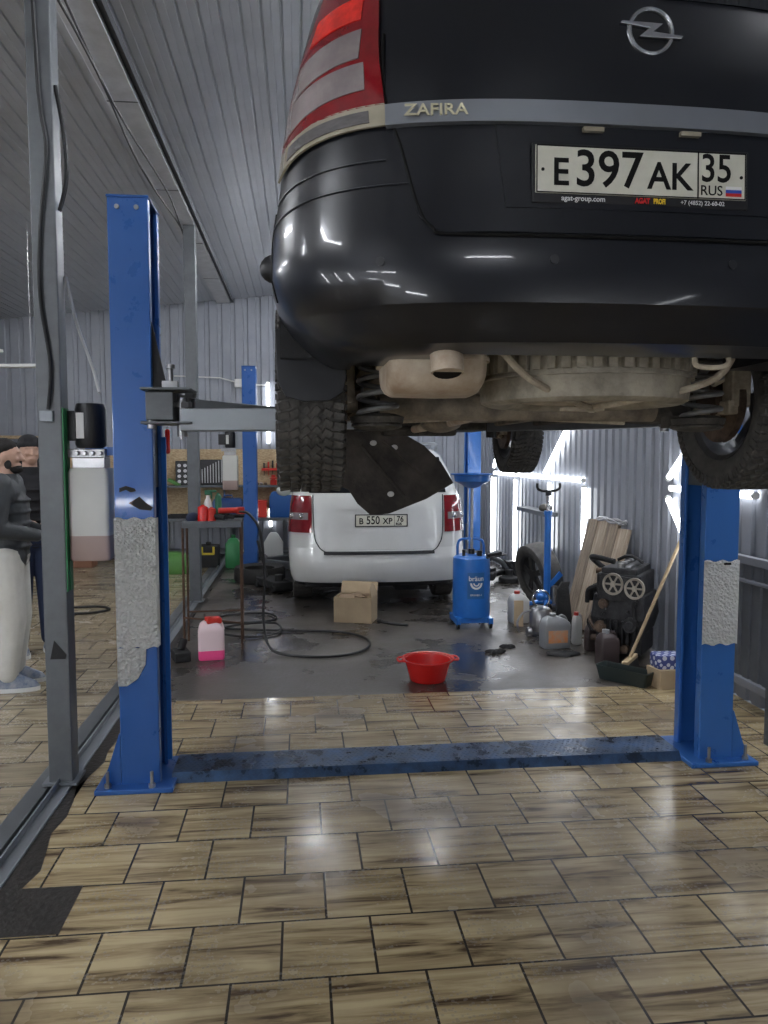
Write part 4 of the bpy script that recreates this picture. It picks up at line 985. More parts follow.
for ro,ri in ((.058,.040),(.030,.018)):
    mb.prism([(ro*math.cos(PI+PI*i/n),ro*math.sin(PI+PI*i/n)) for i in range(n+1)]+[(ri*math.cos(2*PI-PI*i/n),ri*math.sin(2*PI-PI*i/n)) for i in range(n+1)],0,.0005)
sm = mb.build('sticker_logo', M['white'], stk, 0); bend(sm,.175,.05,.425)
tt = text('sticker_lettering','8910-861-1',.024,M['white'],stk,Matrix.Identity(4),.0,bold=.0004); bend(tt,.175,.05,.315)
# transmission jack
tj = thing('transmission_jack', 'blue transmission jack with curved black saddle near the right wall', 'jack', (2.41,7.30,0), 12)
mb = MB(); mb.cyl((0,0,.16),(0,0,1.02),.034,n=20); mb.cyl((0,0,1.0),(0,0,1.04),.04,n=20); mb.build('column', M['blued'], tj)
mb = MB(); mb.cyl((0,0,1.02),(0,0,1.24),.017,n=14); mb.build('piston_rod', M['chrome'], tj)
mb = MB(); mb.tube(spline([(-.125,0,1.31),(-.12,0,1.26),(-.06,0,1.235),(.06,0,1.235),(.12,0,1.26),(.125,0,1.31)],6),.013,8); mb.cyl((0,0,1.19),(0,0,1.245),.03); mb.build('saddle', M['black'], tj)
for k in range(4):
    a = R(45+90*k+10); ex, ey = .27*math.cos(a), .27*math.sin(a)
    mb = MB(); mb.tube([(0,0,.15),(ex*.5,ey*.5,.12),(ex,ey,.085)],.022,8); lg = mb.build('leg', M['blued'], tj)
    mb = MB(); mb.cyl((ex-.012,ey,.035),(ex+.012,ey,.035),.035,n=16); mb.build('castor', M['black'], lg)
mb = MB(); mb.loft([[(-.01,0,.33),(.02,0,.30),(.02,.01,.30),(-.01,.01,.33)],[(.12,0,.46),(.16,0,.42),(.16,.01,.42),(.12,.01,.46)]],M=T(.0,-.03,-.02)); mb.build('pedal', M['blued'], tj, 0)
mb = MB(); mb.cyl((.06,-.04,.12),(.06,-.04,.30),.03); mb.build('pump', M['steel'], tj)
# silver pump unit / appliance at the jack foot
pm = thing('pump_unit', 'silver and blue topped pump standing on the floor behind the grey canister', 'pump', (2.10,6.52,0), 0)
mb = MB(); mb.lathe([(0,.04),(.09,.04),(.10,.07),(.10,.20),(.08,.24),(.04,.26),(0,.26)],None,24); mb.build('pot', M['steel'], pm)
mb = MB(); mb.tube([( .075*math.cos(2*PI*i/24),0,.32+.075*math.sin(2*PI*i/24)) for i in range(24)],.010,8,closed=True); mb.build('guard_ring', M['chrome'], pm)
mb = MB(); mb.ell((0,0,.34),(.05,.05,.04)); mb.build('lid', M['blued'], pm)
mb = MB(); mb.tube(spline([(-.09,0,.22),(-.17,-.02,.20),(-.22,-.03,.12),(-.2,-.03,.03)],5),.010,8); mb.cyl((-.14,-.05,.04),(-.10,-.05,.04),.04); mb.cyl((.1,-.03,.04),(.13,-.03,.04),.04); mb.build('arm', M['steel'], pm)
# grey canister
jug('grey_canister','grey plastic oil canister with orange label in front of the jack',(2.08,6.08,0),6,.235,.13,.285,M['greyp'],M['greyp'],lab=M['orange'])
jug('white_canister','white plastic canister with red cap between the blue drainer and the jack',(2.05,7.05,0),10,.17,.15,.30,M['whitep'],M['redcap'])
mb = MB(); mb.box((0,0,.12),(.085,.02,.24)); cs = mb.build('cardboard_strip', M['card'], None, 0, bevel=.002); cs.location=(2.0,6.86,0); cs.rotation_euler=(R(-4),0,R(-6))
tag(cs,'upright strip of cardboard leaning on the white canister','cardboard')
jug('slim_bottle','slim white bottle with red cap left of the dark oil bottles',(2.30,6.17,0),5,.075,.075,.27,M['whitep'],M['redcap'],cat='bottle')
jug('oil_bottle','smaller dark brown oil bottle beside the slim white bottle',(2.345,5.95,0),5,.11,.08,.235,M['brownp'],M['greyp'],cat='bottle')
jug('oil_bottle','larger dark brown oil bottle in front of the engine block',(2.30,5.52,0),10,.16,.11,.27,M['brownp'],M['greyp'],cat='bottle')
# black guard panel (upright dark thing)
mb = MB(); mb.loft([[(-.08,-.03,0),(.08,-.03,0),(.08,.03,0),(-.08,.03,0)],[(-.05,.05,.36),(.06,.05,.38),(.06,.09,.38),(-.05,.09,.36)],[(.0,.07,.43),(.08,.07,.43),(.08,.10,.43),(.0,.10,.43)]]); o = mb.build('black_duct', M['blackm'], None, 0, bevel=.01); o.location=(2.37,6.68,0)
tag(o,'black plastic duct standing in front of the leaning boards','duct')
# boards
bd = [(0,.235,1.0,M['wood']),(.245,.225,1.03,M['wood2']),(.48,.225,1.0,M['wood']),(.715,.22,.97,M['wood2'])]
labs = ['leftmost grey weathered board leaning on the right wall','second weathered board leaning on the right wall','third weathered board leaning on the right wall','rightmost pale board leaning on the wall beside the engine']
ybd = 7.04
for (dy, wd_, ln, mm), lb in zip(bd, labs):
    # board leaning on the wall: foot at x=2.45 top at wall
    mb = MB(); mb.box((0,0,ln/2),(.028,wd_,ln)); 
    o = mb.build('wood_board', mm, None, 0, bevel=.003); o.location = (2.55, ybd-dy*1.0, .004); o.rotation_euler = (R(-3),R(14.5),0)
    tag(o, lb, 'board')
mb = MB()
P = [(random.uniform(-.03,.03)+.005, .28*math.cos(i*.9)+.0, .02*math.sin(i*2.3)) for i in range(26)]
mb.tube(spline(P,4),.008,6); o = mb.build('wire_bundle', M['steel']); o.location=(2.80,6.7,.99); tag(o,'grey wire bundle lying on top of the leaning boards','wire')
# wheel leaning at the wall
lw_ = thing('spare_car_wheel','loose wheel with tyre leaning on the right wall behind the jack','wheel',(2.50,7.86,.335))
lw_.rotation_euler = (0,R(-12),R(12)); wheel(lw_,(0,0,0),.335,.22,M['rubber2'],-1,False,'tyre')
# engine
en = thing('engine_block','dark car engine with two belt pulleys standing by the broom','engine',(2.54,5.76,0),-38); en.scale=(1.04,1.04,1.12)
mb = MB(); mb.box((0,0,.12),(.34,.36,.14)); mb.loft([[(x,y,.19) for x,y in rrect(.17,.21)],[(x,y,.30) for x,y in rrect(.20,.23)],[(x,y,.46) for x,y in rrect(.18,.22)]]); b_=mb.build('crankcase', M['engine'], en, 0, bevel=.01)
mb = MB(); mb.box((0,0,.53),(.32,.44,.15)); mb.box((0,0,.62),(.26,.42,.05)); mb.build('cylinder_head', M['engine'], en, 0, bevel=.012)
mb = MB(); mb.tube(spline([(-.17,.1,.58),(-.26,.05,.66),(-.22,-.1,.70),(-.05,-.14,.68)],6),.02,8); mb.tube(spline([(-.1,.15,.66),(.0,.1,.70),(.12,.0,.67)],6),.012,8)
for k in range(4): mb.tube(spline([(-.17,-.15+.1*k,.5),(-.24,-.15+.1*k,.47),(-.25,-.14+.1*k,.38)],4),.018,8)
mb.build('manifold', M['blackm'], en)
random.seed(21)
mb = MB()
for k in range(7): mb.box((-.13+.043*k,-.225,.21),(.012,.05,.16))
for k in range(16):
    x, z = random.uniform(-.15,.15), random.uniform(.08,.44); mb.cyl((x,-.21,z),(x,-.245-.02*random.random(),z),random.uniform(.007,.013),n=8)
mb.prism([(-.15,.42),(.15,.44),(.17,.58),(-.12,.61)],0,.02,T(0,-.222,0)@RX(90))
mb.build('timing_cover', M['engine'], en, 0, bevel=.003)
mb = MB()
for k in range(12):
    y, z = random.uniform(-.18,.18), random.uniform(.10,.6); mb.cyl((-.16,y,z),(-.215,y,z),random.uniform(.008,.022),n=10)
mb.tube(spline([(-.17,-.18,.2),(-.24,-.1,.26),(-.22,.05,.34),(-.17,.12,.46)],5),.014,8)
mb.build('side_fittings', M['brake'], en)
mb = MB(); mb.cyl((.10,-.20,.27),(.10,-.27,.27),.052,n=20); mb.cyl((.10,-.27,.27),(.10,-.285,.27),.03,n=16); mb.build('alternator', M['engine'], en, bevel=.004)
mb = MB()
for k in range(4): mb.cyl((0,-.15+.1*k,.64),(0,-.15+.1*k,.675),.022,n=12)
mb.box((.06,0,.655),(.04,.36,.02)); mb.build('valve_cover_fittings', M['steel'], en, bevel=.002)
def pulley(cx, cz, r):
    Mq = T(cx,-.245,cz)@RX(90); mb = MB()
    mb.lathe([(r*.80,-.012),(r,-.014),(r,.014),(r*.80,.012)],Mq,28,closed=True); mb.cyl(Mq@V((0,0,-.01)),Mq@V((0,0,.018)),r*.25,n=16)
    for k in range(6): mb.box((r*.52,0,0),(r*.62,r*.16,.012),Mq@Matrix.Rotation(2*PI*k/6,4,'Z'))
    return mb.build('pulley', mat('pulley_metal',(.42,.38,.32),.45,.6,noise=.3), en)
pulley(-.03,.54,.075); pulley(.125,.52,.072)
for cx,cz,r_ in ((-.10,.40,.035),(-.12,.24,.042),(.06,.10,.03)):
    mb = MB(); mb.cyl((cx,-.20,cz),(cx,-.255,cz),r_,n=18); mb.cyl((cx,-.255,cz),(cx,-.265,cz),r_*.5,n=12); mb.build('idler', M['brake'], en)
mb = MB(); mb.tube(spline([(.12,-.25,.42),(.13,-.26,.30),(.13,-.25,.14)],4),.010,6); mb.cyl((.13,-.22,.42),(.13,-.26,.42),.018); mb.cyl((.13,-.22,.13),(.13,-.26,.13),.018); mb.build('belt_guide', M['blackm'], en)
mb = MB(); mb.cyl((-.22,-.05,.22),(-.22,.12,.22),.06,n=18); mb.build('starter', M['engine'], en)
# broom
br_ = thing('broom','wooden-handled broom leaning on the right wall in front of the engine','broom',(2.30,5.22,0))
mb = MB(); mb.cyl((0,0,.10),(.48,-.03,1.27),.0125,n=12); mb.build('handle', M['stick'], br_)
mb = MB(); mb.box((0,0,.085),(.045,.30,.03),RZ(-38)); mb.build('head', M['stick'], br_, 0, bevel=.006)
mb = MB(); mb.box((0,0,.04),(.06,.32,.075),RZ(-38),.7); mb.build('bristles', M['blackm'], br_, 0)
# dark trough/dustpan
mb = MB(); Mq = RZ(38)
mb.loft([[(x*k,y*k,z) for x,y in rrect(.07,.20,.02)] for z,k in ((0,.86),(.10,1),(.10,.94),(.02,.80))], M=Mq); o = mb.build('dark_trough', mat('dark_green_tub',(.02,.03,.028),.4), None, 40); o.location=(2.18,5.22,0)
o.location = (2.25,5.08,0); tag(o,'long dark tub lying on the floor under the broom handle','tub')
br_.location = (2.40,5.34,0)
# carton + checked pack
pk = thing('carton','small cardboard carton with tape at the foot of the right lift post','box',(2.46,4.95,0),8)
mb = MB(); mb.box((0,0,.065),(.22,.17,.13)); mb.build('carton_body', M['card'], pk, 0, bevel=.003)
mb = MB(); mb.box((0.03,-.0865,.07),(.035,.002,.11)); mb.build('tape', M['whitep'], pk, 0)
pk.location = (2.50,4.96,0)
mb = MB(); mb.loft([[(x*k,y*k,z) for x,y in rrect(.10,.075,.03)] for z,k in ((0,.94),(.015,1),(.075,1),(.09,.94))]); o = mb.build('checked_packet', M['check'], None, 50); o.location=(2.50,4.97,.131); tag(o,'blue and white checked packet on top of the small carton','packet')
# rags on the floor
for k,(x,y,s,l) in enumerate(((1.55,5.95,.075,'small black oily rag on the floor nearest the red basin'),(1.68,6.1,.06,'small black oily rag on the floor nearest the grey canister'),(2.05,5.85,.13,'black cable heap on the floor before the dark oil bottles'))):
    mb = MB(); mb.loft([[(s*(1+.3*math.sin(3*a+k))*q*math.cos(a), s*.6*(1+.3*math.cos(2*a+k))*q*math.sin(a), z+.006*math.sin(5*a)) for a in [2*PI*i/20 for i in range(20)]] for q,z in ((1,.001),(.95,.012),(.6,.022),(.2,.024))]); o = mb.build('oily_rag' if k<2 else 'cable_heap', M['blackm'], None, 60); o.location=(x,y,0); tag(o,l,'rag' if k<2 else 'cable')
# suspension parts in the far right corner
sc = thing('scrap_suspension','dark greasy suspension parts heaped on the floor by the far right wall','car parts',(2.48,9.35,0),20)
mb = MB()
mb.cyl((-.25,0,.07),(.3,.1,.14),.035); mb.cyl((-.2,-.1,.09),(.1,.25,.09),.05); mb.lathe([(0,0),(.13,0),(.13,.06),(.05,.08),(.05,.16),(0,.16)],T(.1,-.05,.0),20); mb.tube(spline([(-.35,.0,.22),(-.1,.05,.30),(.15,.0,.2),(.2,-.05,.06)],5),.028,8); mb.box((.2,.1,.14),(.14,.12,.2)); mb.box((-.1,.1,.12),(.18,.1,.12),RZ(30))
mb.build('axle_parts', M['engine'], sc, bevel=.01)
mb = MB(); mb.tube(spline([(-.5,.1,.40),(-.25,.05,.36),(0,.0,.26),(.1,0,.15)],6),.03,8); mb.build('control_arm', M['post'], sc)
mb = MB(); mb.tube([(.0,.13*math.cos(2*PI*i/24),.14+.13*math.sin(2*PI*i/24)) for i in range(24)],.014,8,closed=True); o=mb.build('yellow_hoop', M['yel']); o.location=(1.98,8.6,0); o.rotation_euler=(0,0,R(-35)); tag(o,'thin yellowish ring standing behind the blue oil drainer','ring')
# bracket shelf on right wall
bk = thing('wall_bracket','grey metal bracket fixed to the right wall behind the jack','bracket',(2.74,8.75,.93))
mb = MB(); mb.box((0,0,0),(.16,1.1,.05)); mb.build('rail', M['post'], bk, 0, bevel=.005)
mb = MB(); mb.ell((0,-.35,.06),(.07,.12,.05)); mb.build('clamp', M['dirt2'], bk)
# framed lower panel near right wall + perforated post
wall_sheet('wall_right', 2.77, 3.3, 5.1, .92, 'R', .105, .010, M['post'], .14)
mb = MB()
for z in (.93,.16,.80): mb.box((2.77,4.15,z),(.05,1.9,.05 if z!=.80 else .02))
mb.box((2.77,5.08,.5),(.05,.05,.95)); struct('trim_6', mb, M['wall'], smooth=0, bevel=.004)
mb = MB(); mb.box((2.54,3.86,.6),(.04,.04,1.2))
for i in range(30): mb.box((2.519,3.86,.03+i*.04),(.004,.012,.02))
struct('trim_7', mb, M['post'], smooth=0)

# ---------------------------------------------------------------- tool table, hose
tt_ = thing('tool_table','small rusty steel table with four thin legs behind the near left lift post','table',(-.72,6.45,0),3)
W,D,Ht = .235,.19,1.04
mb = MB(); mb.box((0,0,Ht),(W*2,D*2,.02)); mb.box((0,-D,Ht-.02),(W*2,.01,.04)); mb.build('table_top', M['post'], tt_, 0, bevel=.003)
for x,y in ((-W,-D),(W,-D),(-W,D),(W,D)):
    mb = MB(); mb.cyl((x*.97,y*.97,0),(x*.97,y*.97,Ht),.010,n=8); mb.build('leg', M['rust'], tt_)
mb = MB(); mb.cyl((-W,-D,.28),(W,-D,.22),.008); mb.cyl((-W,D,.25),(W,D,.25),.008); mb.cyl((W,-D,.22),(W,D,.25),.008); mb.build('crossbar', M['rust'], tt_)
def small(name, label, cat, loc, fn, m, rz=0, smooth=35, group=None, bevel=0):
    mb = MB(); fn(mb); o = mb.build(name, m, None, smooth, bevel=bevel); o.location = loc; o.rotation_euler = (0,0,R(rz)); return tag(o, label, cat, group)
zt = Ht+.0105
def can(r,h): return lambda mb: mb.lathe([(0,0),(r,0),(r,.004),(r*.97,.01),(r*.97,h*.86),(r*.6,h*.93),(r*.35,h*.95),(r*.35,h),(0,h)],None,20)
small('red_can','red can at the left end of the tool table','can',(-.79,6.36,zt),can(.042,.13),M['redpl'])
small('red_can','shorter red can behind the white bottle on the tool table','can',(-.72,6.37,zt),can(.035,.11),M['redcap'])
g = small('spray_bottle','white spray bottle with green trigger on the tool table','bottle',(-.76,6.47,zt),lambda mb: mb.lathe([(0,0),(.034,0),(.036,.12),(.026,.16),(.014,.18),(.014,.20),(0,.20)],None,18),M['whitep'])
mb = MB(); mb.box((0,0,.225),(.05,.03,.04)); mb.box((.045,0,.235),(.05,.02,.018)); mb.box((.03,0,.20),(.012,.012,.05)); mb.build('trigger', M['gpd'], g, 0, bevel=.004)
small('spray_bottle','green topped aerosol beside the white spray bottle','bottle',(-.68,6.5,zt),can(.028,.22),M['gpd'])
def toolheap(mb):
    for i in range(14): 
        a = random.uniform(0,6.28); x,y = random.uniform(-.11,.11), random.uniform(-.12,.12)
        mb.cyl((x-.07*math.cos(a),y-.07*math.sin(a),.02+.02*random.random()),(x+.07*math.cos(a),y+.07*math.sin(a),.02+.03*random.random()),random.uniform(.006,.016),n=8)
small('hand_tool_heap','heap of dark hand tools on the right half of the tool table','tools',(-.60,6.45,zt),toolheap,M['blackm'])
def grinder(mb):
    mb.cyl((-.09,0,.05),(.06,.0,.05),.024); mb.box((.09,0,.05),(.06,.05,.05)); mb.cyl((.10,0,.02),(.10,0,.03),.045,n=20)
small('air_tool','red handled air tool lying on top of the hand tools','tool',(-.58,6.40,zt+.03),grinder,M['redcap'],20)
small('blue_cloth','dark blue cloth at the left corner of the tool table','cloth',(-.88,6.45,zt),lambda mb: mb.loft([[(.065*k*(1+.2*math.sin(3*a)),0,0) if False else (.06*k*(1+.2*math.sin(3*a))*math.cos(a),.12*k*math.sin(a),z) for a in [2*PI*i/18 for i in range(18)]] for k,z in ((1,0),(1,.02),(.7,.05),(.2,.06))]),M['navy'],0,60)
# air hose from the table
P = [(-.50,6.40,1.12),(-.42,6.38,1.10),(-.33,6.36,.95),(-.30,6.36,.6),(-.31,6.32,.25),(-.26,6.15,.05),(-.10,6.0,.014),(.25,5.93,.014),(.50,6.1,.014),(.56,6.45,.014),(.35,6.75,.014),(-.05,6.85,.014),(-.5,6.95,.014),(-.85,7.15,.014),(-.75,7.6,.014),(-.35,7.65,.014),(-.25,7.35,.014),(-.55,7.15,.035),(-.85,7.3,.014),(-.95,7.65,.014)]
mb = MB(); mb.tube(spline(P,8),.011,8); tag(mb.build('air_hose', M['hose']),'long black air hose hanging off the table and coiled over the wet floor','hose')
P = [(-.75,6.75,.034),(-.45,6.65,.014),(-.2,6.8,.014),(-.25,7.1,.034),(-.6,7.05,.034),(-.8,6.85,.014)]
mb = MB(); mb.tube(spline(P,8,True),.010,8,closed=True); tag(mb.build('air_hose', M['hose']),'loose loop of black hose on the floor behind the tool table','hose')
mb = MB(); mb.tube(spline([(-2.6,8.0,.012),(-2.2,7.85,.012),(-1.95,8.0,.012),(-2.1,8.2,.012),(-2.5,8.15,.012)],8),.012,8); tag(mb.build('air_hose', M['hose']),'black hose lying on the tiles between the grey post and the hydraulic tank','hose')
# jack stand near left column base (dark trolley bits)
small('oil_pan','dark oily metal part on the floor left of the pink jug','pan',(-.93,6.0,0),lambda mb: (mb.box((0,0,.04),(.12,.18,.08)), mb.cyl((0,0,.08),(.03,.02,.16),.03)),M['blackm'],20,0,None,.01)
small('trolley_jack','black trolley jack on the floor by the far left lift post','jack',(-.32,9.1,0),lambda mb: (mb.box((0,0,.08),(.22,.6,.09)), mb.cyl((-.13,-.22,.05),(.13,-.22,.05),.05), mb.cyl((-.13,.25,.05),(.13,.25,.05),.05), mb.cyl((0,.2,.12),(.1,.75,.5),.015), mb.cyl((0,-.15,.12),(0,-.15,.2),.05)),M['blackm'],25,35,None,.01)
small('scrap_tyre','dark tyre lying flat on the floor by the far left lift post','tyre',(-.52,9.75,0),lambda mb: mb.lathe([(.19,.02),(.30,.0),(.32,.04),(.32,.15),(.30,.19),(.19,.17)],None,36,True),M['rubber2'])
small('wood_block','brown wooden block on the tiles under the hydraulic tank','block',(-3.1,11.3,0),lambda mb: mb.box((0,0,.17),(.35,.3,.34)),mat('brown_block',(.2,.09,.05),.6),0,0,None,.01)

# ---------------------------------------------------------------- back wall bench and boards
mb = MB(); mb.box((-1.7,YB-.035,1.12),(3.9,.03,1.12)); ob = mb.build('osb_panel', M['osb'], None, 0); tag(ob,'tan chipboard panel fixed to the back wall behind the shelves','panel')
sh1 = thing('wall_shelf','upper dark shelf across the chipboard panel','shelf',(-1.7,YB-.22,1.10))
mb = MB(); mb.box((0,0,0),(3.9,.32,.03)); mb.build('board', M['post'], sh1, 0)
for x in (-1.7,-.6,.5,1.6):
    mb = MB(); mb.box((x,.14,-.1),(.03,.03,.2)); mb.box((x,0,-.03),(.03,.28,.03)); mb.build('bracket', M['post'], sh1, 0)
bn = thing('workbench','long dark workbench under the chipboard panel','workbench',(-1.7,YB-.34,0))
mb = MB(); mb.box((0,0,.60),(3.9,.55,.04)); mb.build('bench_top', M['post'], bn, 0)
for x in (-1.9,-.65,.6,1.9):
    for y in (-.24,.24):
        mb = MB(); mb.box((x,y,.29),(.04,.04,.58)); mb.build('leg', M['post'], bn, 0)
mb = MB(); mb.box((0,0,.09),(3.85,.5,.03)); mb.build('lower_shelf', M['post'], bn, 0)
ys = YB-.20; z1 = 1.1155; z2 = .6205
def case(w,d,h): 
    def f(mb): mb.box((0,0,h/2),(w,d,h)); mb.box((0,-d/2-.005,h*.5),(w*.9,.01,.015)); mb.tube([(-.05,-d/2,h*.75),(-.05,-d/2-.03,h*.8),(.05,-d/2-.03,h*.8),(.05,-d/2,h*.75)],.008,6)
    return f
def openkit(label, x, w, h):
    r = thing('socket_kit', label, 'tool kit', (x,ys+.05,z1))
    mb = MB(); mb.box((0,0,h/2),(w,.05,h)); mb.build('case', M['black'], r, 0, bevel=.01)
    mb = MB()
    for i in range(3):
        for k in range(4): mb.cyl((-w*.3+i*w*.3,-.025,h*.15+k*h*.22),(-w*.3+i*w*.3,-.045,h*.15+k*h*.22),.026,n=10)
    mb.build('socket', M['steel'], r)
    return r
openkit('open black kit of round sockets standing on the upper shelf', -1.79, .30, .38)
r = thing('wrench_kit','open black wrench kit on the upper shelf right of the far grey post','tool kit',(-1.38,ys+.05,z1))
mb = MB(); mb.box((0,0,.20),(.36,.05,.40)); mb.build('case', M['black'], r, 0, bevel=.01)
mb = MB()
for k in range(8): mb.box((-.15+k*.043,-.03,.14+.012*k),(.012,.008,.22+.02*k))
mb.build('wrench', M['steel'], r, 0)
small('green_box','small green and black packet lying at the left of the upper shelf','packet',(-1.98,ys,z1),lambda mb: mb.box((0,0,.05),(.2,.14,.05),RY(28)),M['gpl'],0,0,None,.006)
rk = thing('tool_rack','red tool rack with upright screwdrivers on the chipboard right of the far post','tool rack',(-.30,YB-.11,1.36))
mb = MB(); mb.box((0,0,0),(.62,.08,.04)); mb.build('rail', M['redcap'], rk, 0, bevel=.005)
for k in range(9):
    mb = MB(); x = -.27+.067*k; mb.cyl((x,0,.02),(x,0,.10+.02*(k%3)),.014,n=8); mb.cyl((x,0,-.10),(x,0,.02),.005,n=6); mb.build('screwdriver', M['redcap'] if k%2 else M['blackm'], rk)
small('red_vice','red bench vice on the upper shelf below the red rack','vice',(-.42,ys,z1),lambda mb: (mb.box((0,0,.04),(.1,.12,.08)), mb.box((0,-.02,.12),(.06,.16,.08)), mb.cyl((-.06,-.1,.11),(.06,-.1,.11),.01)),M['redcap'],0,35,None,.006)
small('dark_bag','dark blue rounded bag on the upper shelf behind the raised tyre','bag',(-.12,ys,z1),lambda mb: mb.loft([[(x*k,y*k,z) for x,y in rrect(.20,.12,.05)] for z,k in ((0,.95),(.03,1),(.12,.95),(.17,.7),(.19,.3))]),M['navy'],0,60)
for k in range(5):
    small('small_part','small dark car part lying on the upper shelf','part',(-.80+.07*k,ys-.09,z1),lambda mb: mb.cyl((0,0,.02),(.04,.02,.03),.018,n=8),M['steel'] if k%2 else M['rust'],k*40,35,'small parts along the upper shelf')
def tcase(w,d,h):
    def f(mb): mb.loft([[(x*k,y*k,z) for x,y in rrect(w/2,d/2,.02)] for z,k in ((0,.96),(.02,1),(h*.8,1),(h*.95,.9),(h,.8))]); mb.tube([(-.07,0,h-.01),(-.06,0,h+.04),(.06,0,h+.04),(.07,0,h-.01)],.012,6)
    return f
small('blue_tool_case','blue plastic tool case on the workbench left of the far lift post','tool case',(-1.12,YB-.35,z2),tcase(.46,.25,.30),M['navy'] if False else mat('deep_blue_plastic',(.012,.05,.17),.4),0,40)
small('blue_tool_case','larger blue case on the workbench right of the far lift post','tool case',(-.20,YB-.35,z2),tcase(.56,.28,.40),mat('mid_blue_plastic',(.015,.08,.26),.4),0,40)
small('red_box','small dark red box on the workbench between the far post and the blue case','box',(-.62,YB-.35,z2),lambda mb: (mb.box((0,0,.12),(.2,.2,.24)), mb.box((0,0,.25),(.21,.21,.03))),M['redcap'],0,0,None,.01)
for k in range(7):
    small('bench_part','greasy small car part lying on the workbench','part',(-3.3+.2*k,YB-.35-.1*(k%2),z2),lambda mb: (mb.cyl((0,0,.03),(.07,.03,.04),.028,n=10), mb.box((0,0,.02),(.07,.05,.04))),M['blackm'] if k%3 else M['dirt2'],k*47,35,'greasy parts along the workbench')
small('black_tray','long black tray on the workbench at the left','tray',(-1.75,YB-.45,z2),lambda mb: (mb.box((0,0,.01),(.5,.2,.02)), mb.box((0,-.1,.03),(.5,.01,.06)), mb.box((0,.1,.03),(.5,.01,.06)), mb.box((-.25,0,.03),(.01,.2,.06)), mb.box((.25,0,.03),(.01,.2,.06))),M['blackm'],0,0)
# things on the floor at the back left
small('green_hose_reel','bright green rounded machine on the tiles behind the tool table','machine',(-1.75,10.55,0),lambda mb: (mb.loft([[(x*k,y*k,z) for x,y in rrect(.30,.16,.08)] for z,k in ((0,.9),(.05,1),(.18,1),(.26,.7),(.29,.3))]), mb.cyl((-.2,-.17,.06),(-.2,-.12,.06),.06)),M['gpl'],0,50)
small('white_basin','white shallow basin stacked at the foot of the workbench, far left','basin',(-2.2,10.95,0),lambda mb: mb.lathe([(0,.10),(.16,.10),(.26,.22),(.28,.22),(.18,.085),(.14,.0),(0,0)],None,28),M['whitep'])
small('green_canister','upright green canister beside the yellow one under the workbench','canister',(-.95,11.0,0),lambda mb: (mb.loft([[(x*k,y*k,z) for x,y in rrect(.11,.08,.03)] for z,k in ((0,.95),(.02,1),(.33,1),(.40,.6),(.42,.3))]), mb.cyl((0,0,.41),(0,0,.46),.03)),mat('vivid_green_plastic',(.03,.22,.07),.4),0,50)
small('yellow_container','black and yellow container under the workbench behind the far grey post','container',(-1.3,11.05,0),lambda mb: (mb.box((0,0,.16),(.30,.2,.32)), mb.cyl((0,0,.32),(0,0,.36),.04)),M['blackm'],0,0,None,.02)
mb = MB(); mb.box((0,-.102,.2),(.18,.004,.03)); mb.box((-.08,-.102,.25),(.03,.004,.1)); mb.box((.08,-.102,.25),(.03,.004,.1)); mb.build('yellow_clasp', M['yel'], bpy.data.objects['yellow_container'], 0)
small('white_sack','white plastic canister at the foot of the far left lift post, right side','canister',(-.40,11.4,0),lambda mb: (mb.loft([[(x*k,y*k,z) for x,y in rrect(.14,.09,.03)] for z,k in ((0,.95),(.02,1),(.30,1),(.42,.5),(.45,.3))]),),M['whitep'],0,50)
# wall socket + conduits on back wall
cd = thing('wall_conduit','thin pale conduit with junction box on the back wall between the posts','conduit',(-.95,YB-.02,2.72))
mb = MB(); mb.box((0,-.02,0),(.14,.05,.13)); mb.build('junction_box', M['whitep'], cd, 0, bevel=.008)
mb = MB(); mb.tube([(-.07,-.02,.02),(-.3,-.02,.08),(-1.0,-.02,.10)],.010,6); mb.tube([(.07,-.02,-.02),(.45,-.02,-.03)],.010,6); mb.build('conduit_pipe', M['whitep'], cd)
# unidentified red object on the lift column
small('red_object','unidentified red object hanging on the inner rail of the near left lift post','strap',(-.655,3.94,1.60),lambda mb: mb.cap((0,0,0),(0,0,.10),.012,.012),M['redpl'])
# left far cupboard / rack at left edge near heads
ck = thing('storage_rack','tan topped storage rack against the back wall, far left behind the men','rack',(-4.95,YB-.4,0))
mb = MB(); mb.box((0,0,1.85),(2.1,.5,.04)); mb.box((0,0,1.0),(2.1,.5,.04)); mb.box((0,0,.3),(2.1,.5,.04)); mb.build('shelf', M['osb'], ck, 0)
for x in (-1.03,1.03):
    for y in (-.23,.23):
        mb = MB(); mb.box((x,y,.94),(.04,.04,1.88)); mb.build('leg', M['post'], ck, 0)
mb = MB(); mb.box((0,.24,.9),(2.05,.02,1.75)); mb.build('back_panel', M['blackm'], ck, 0)

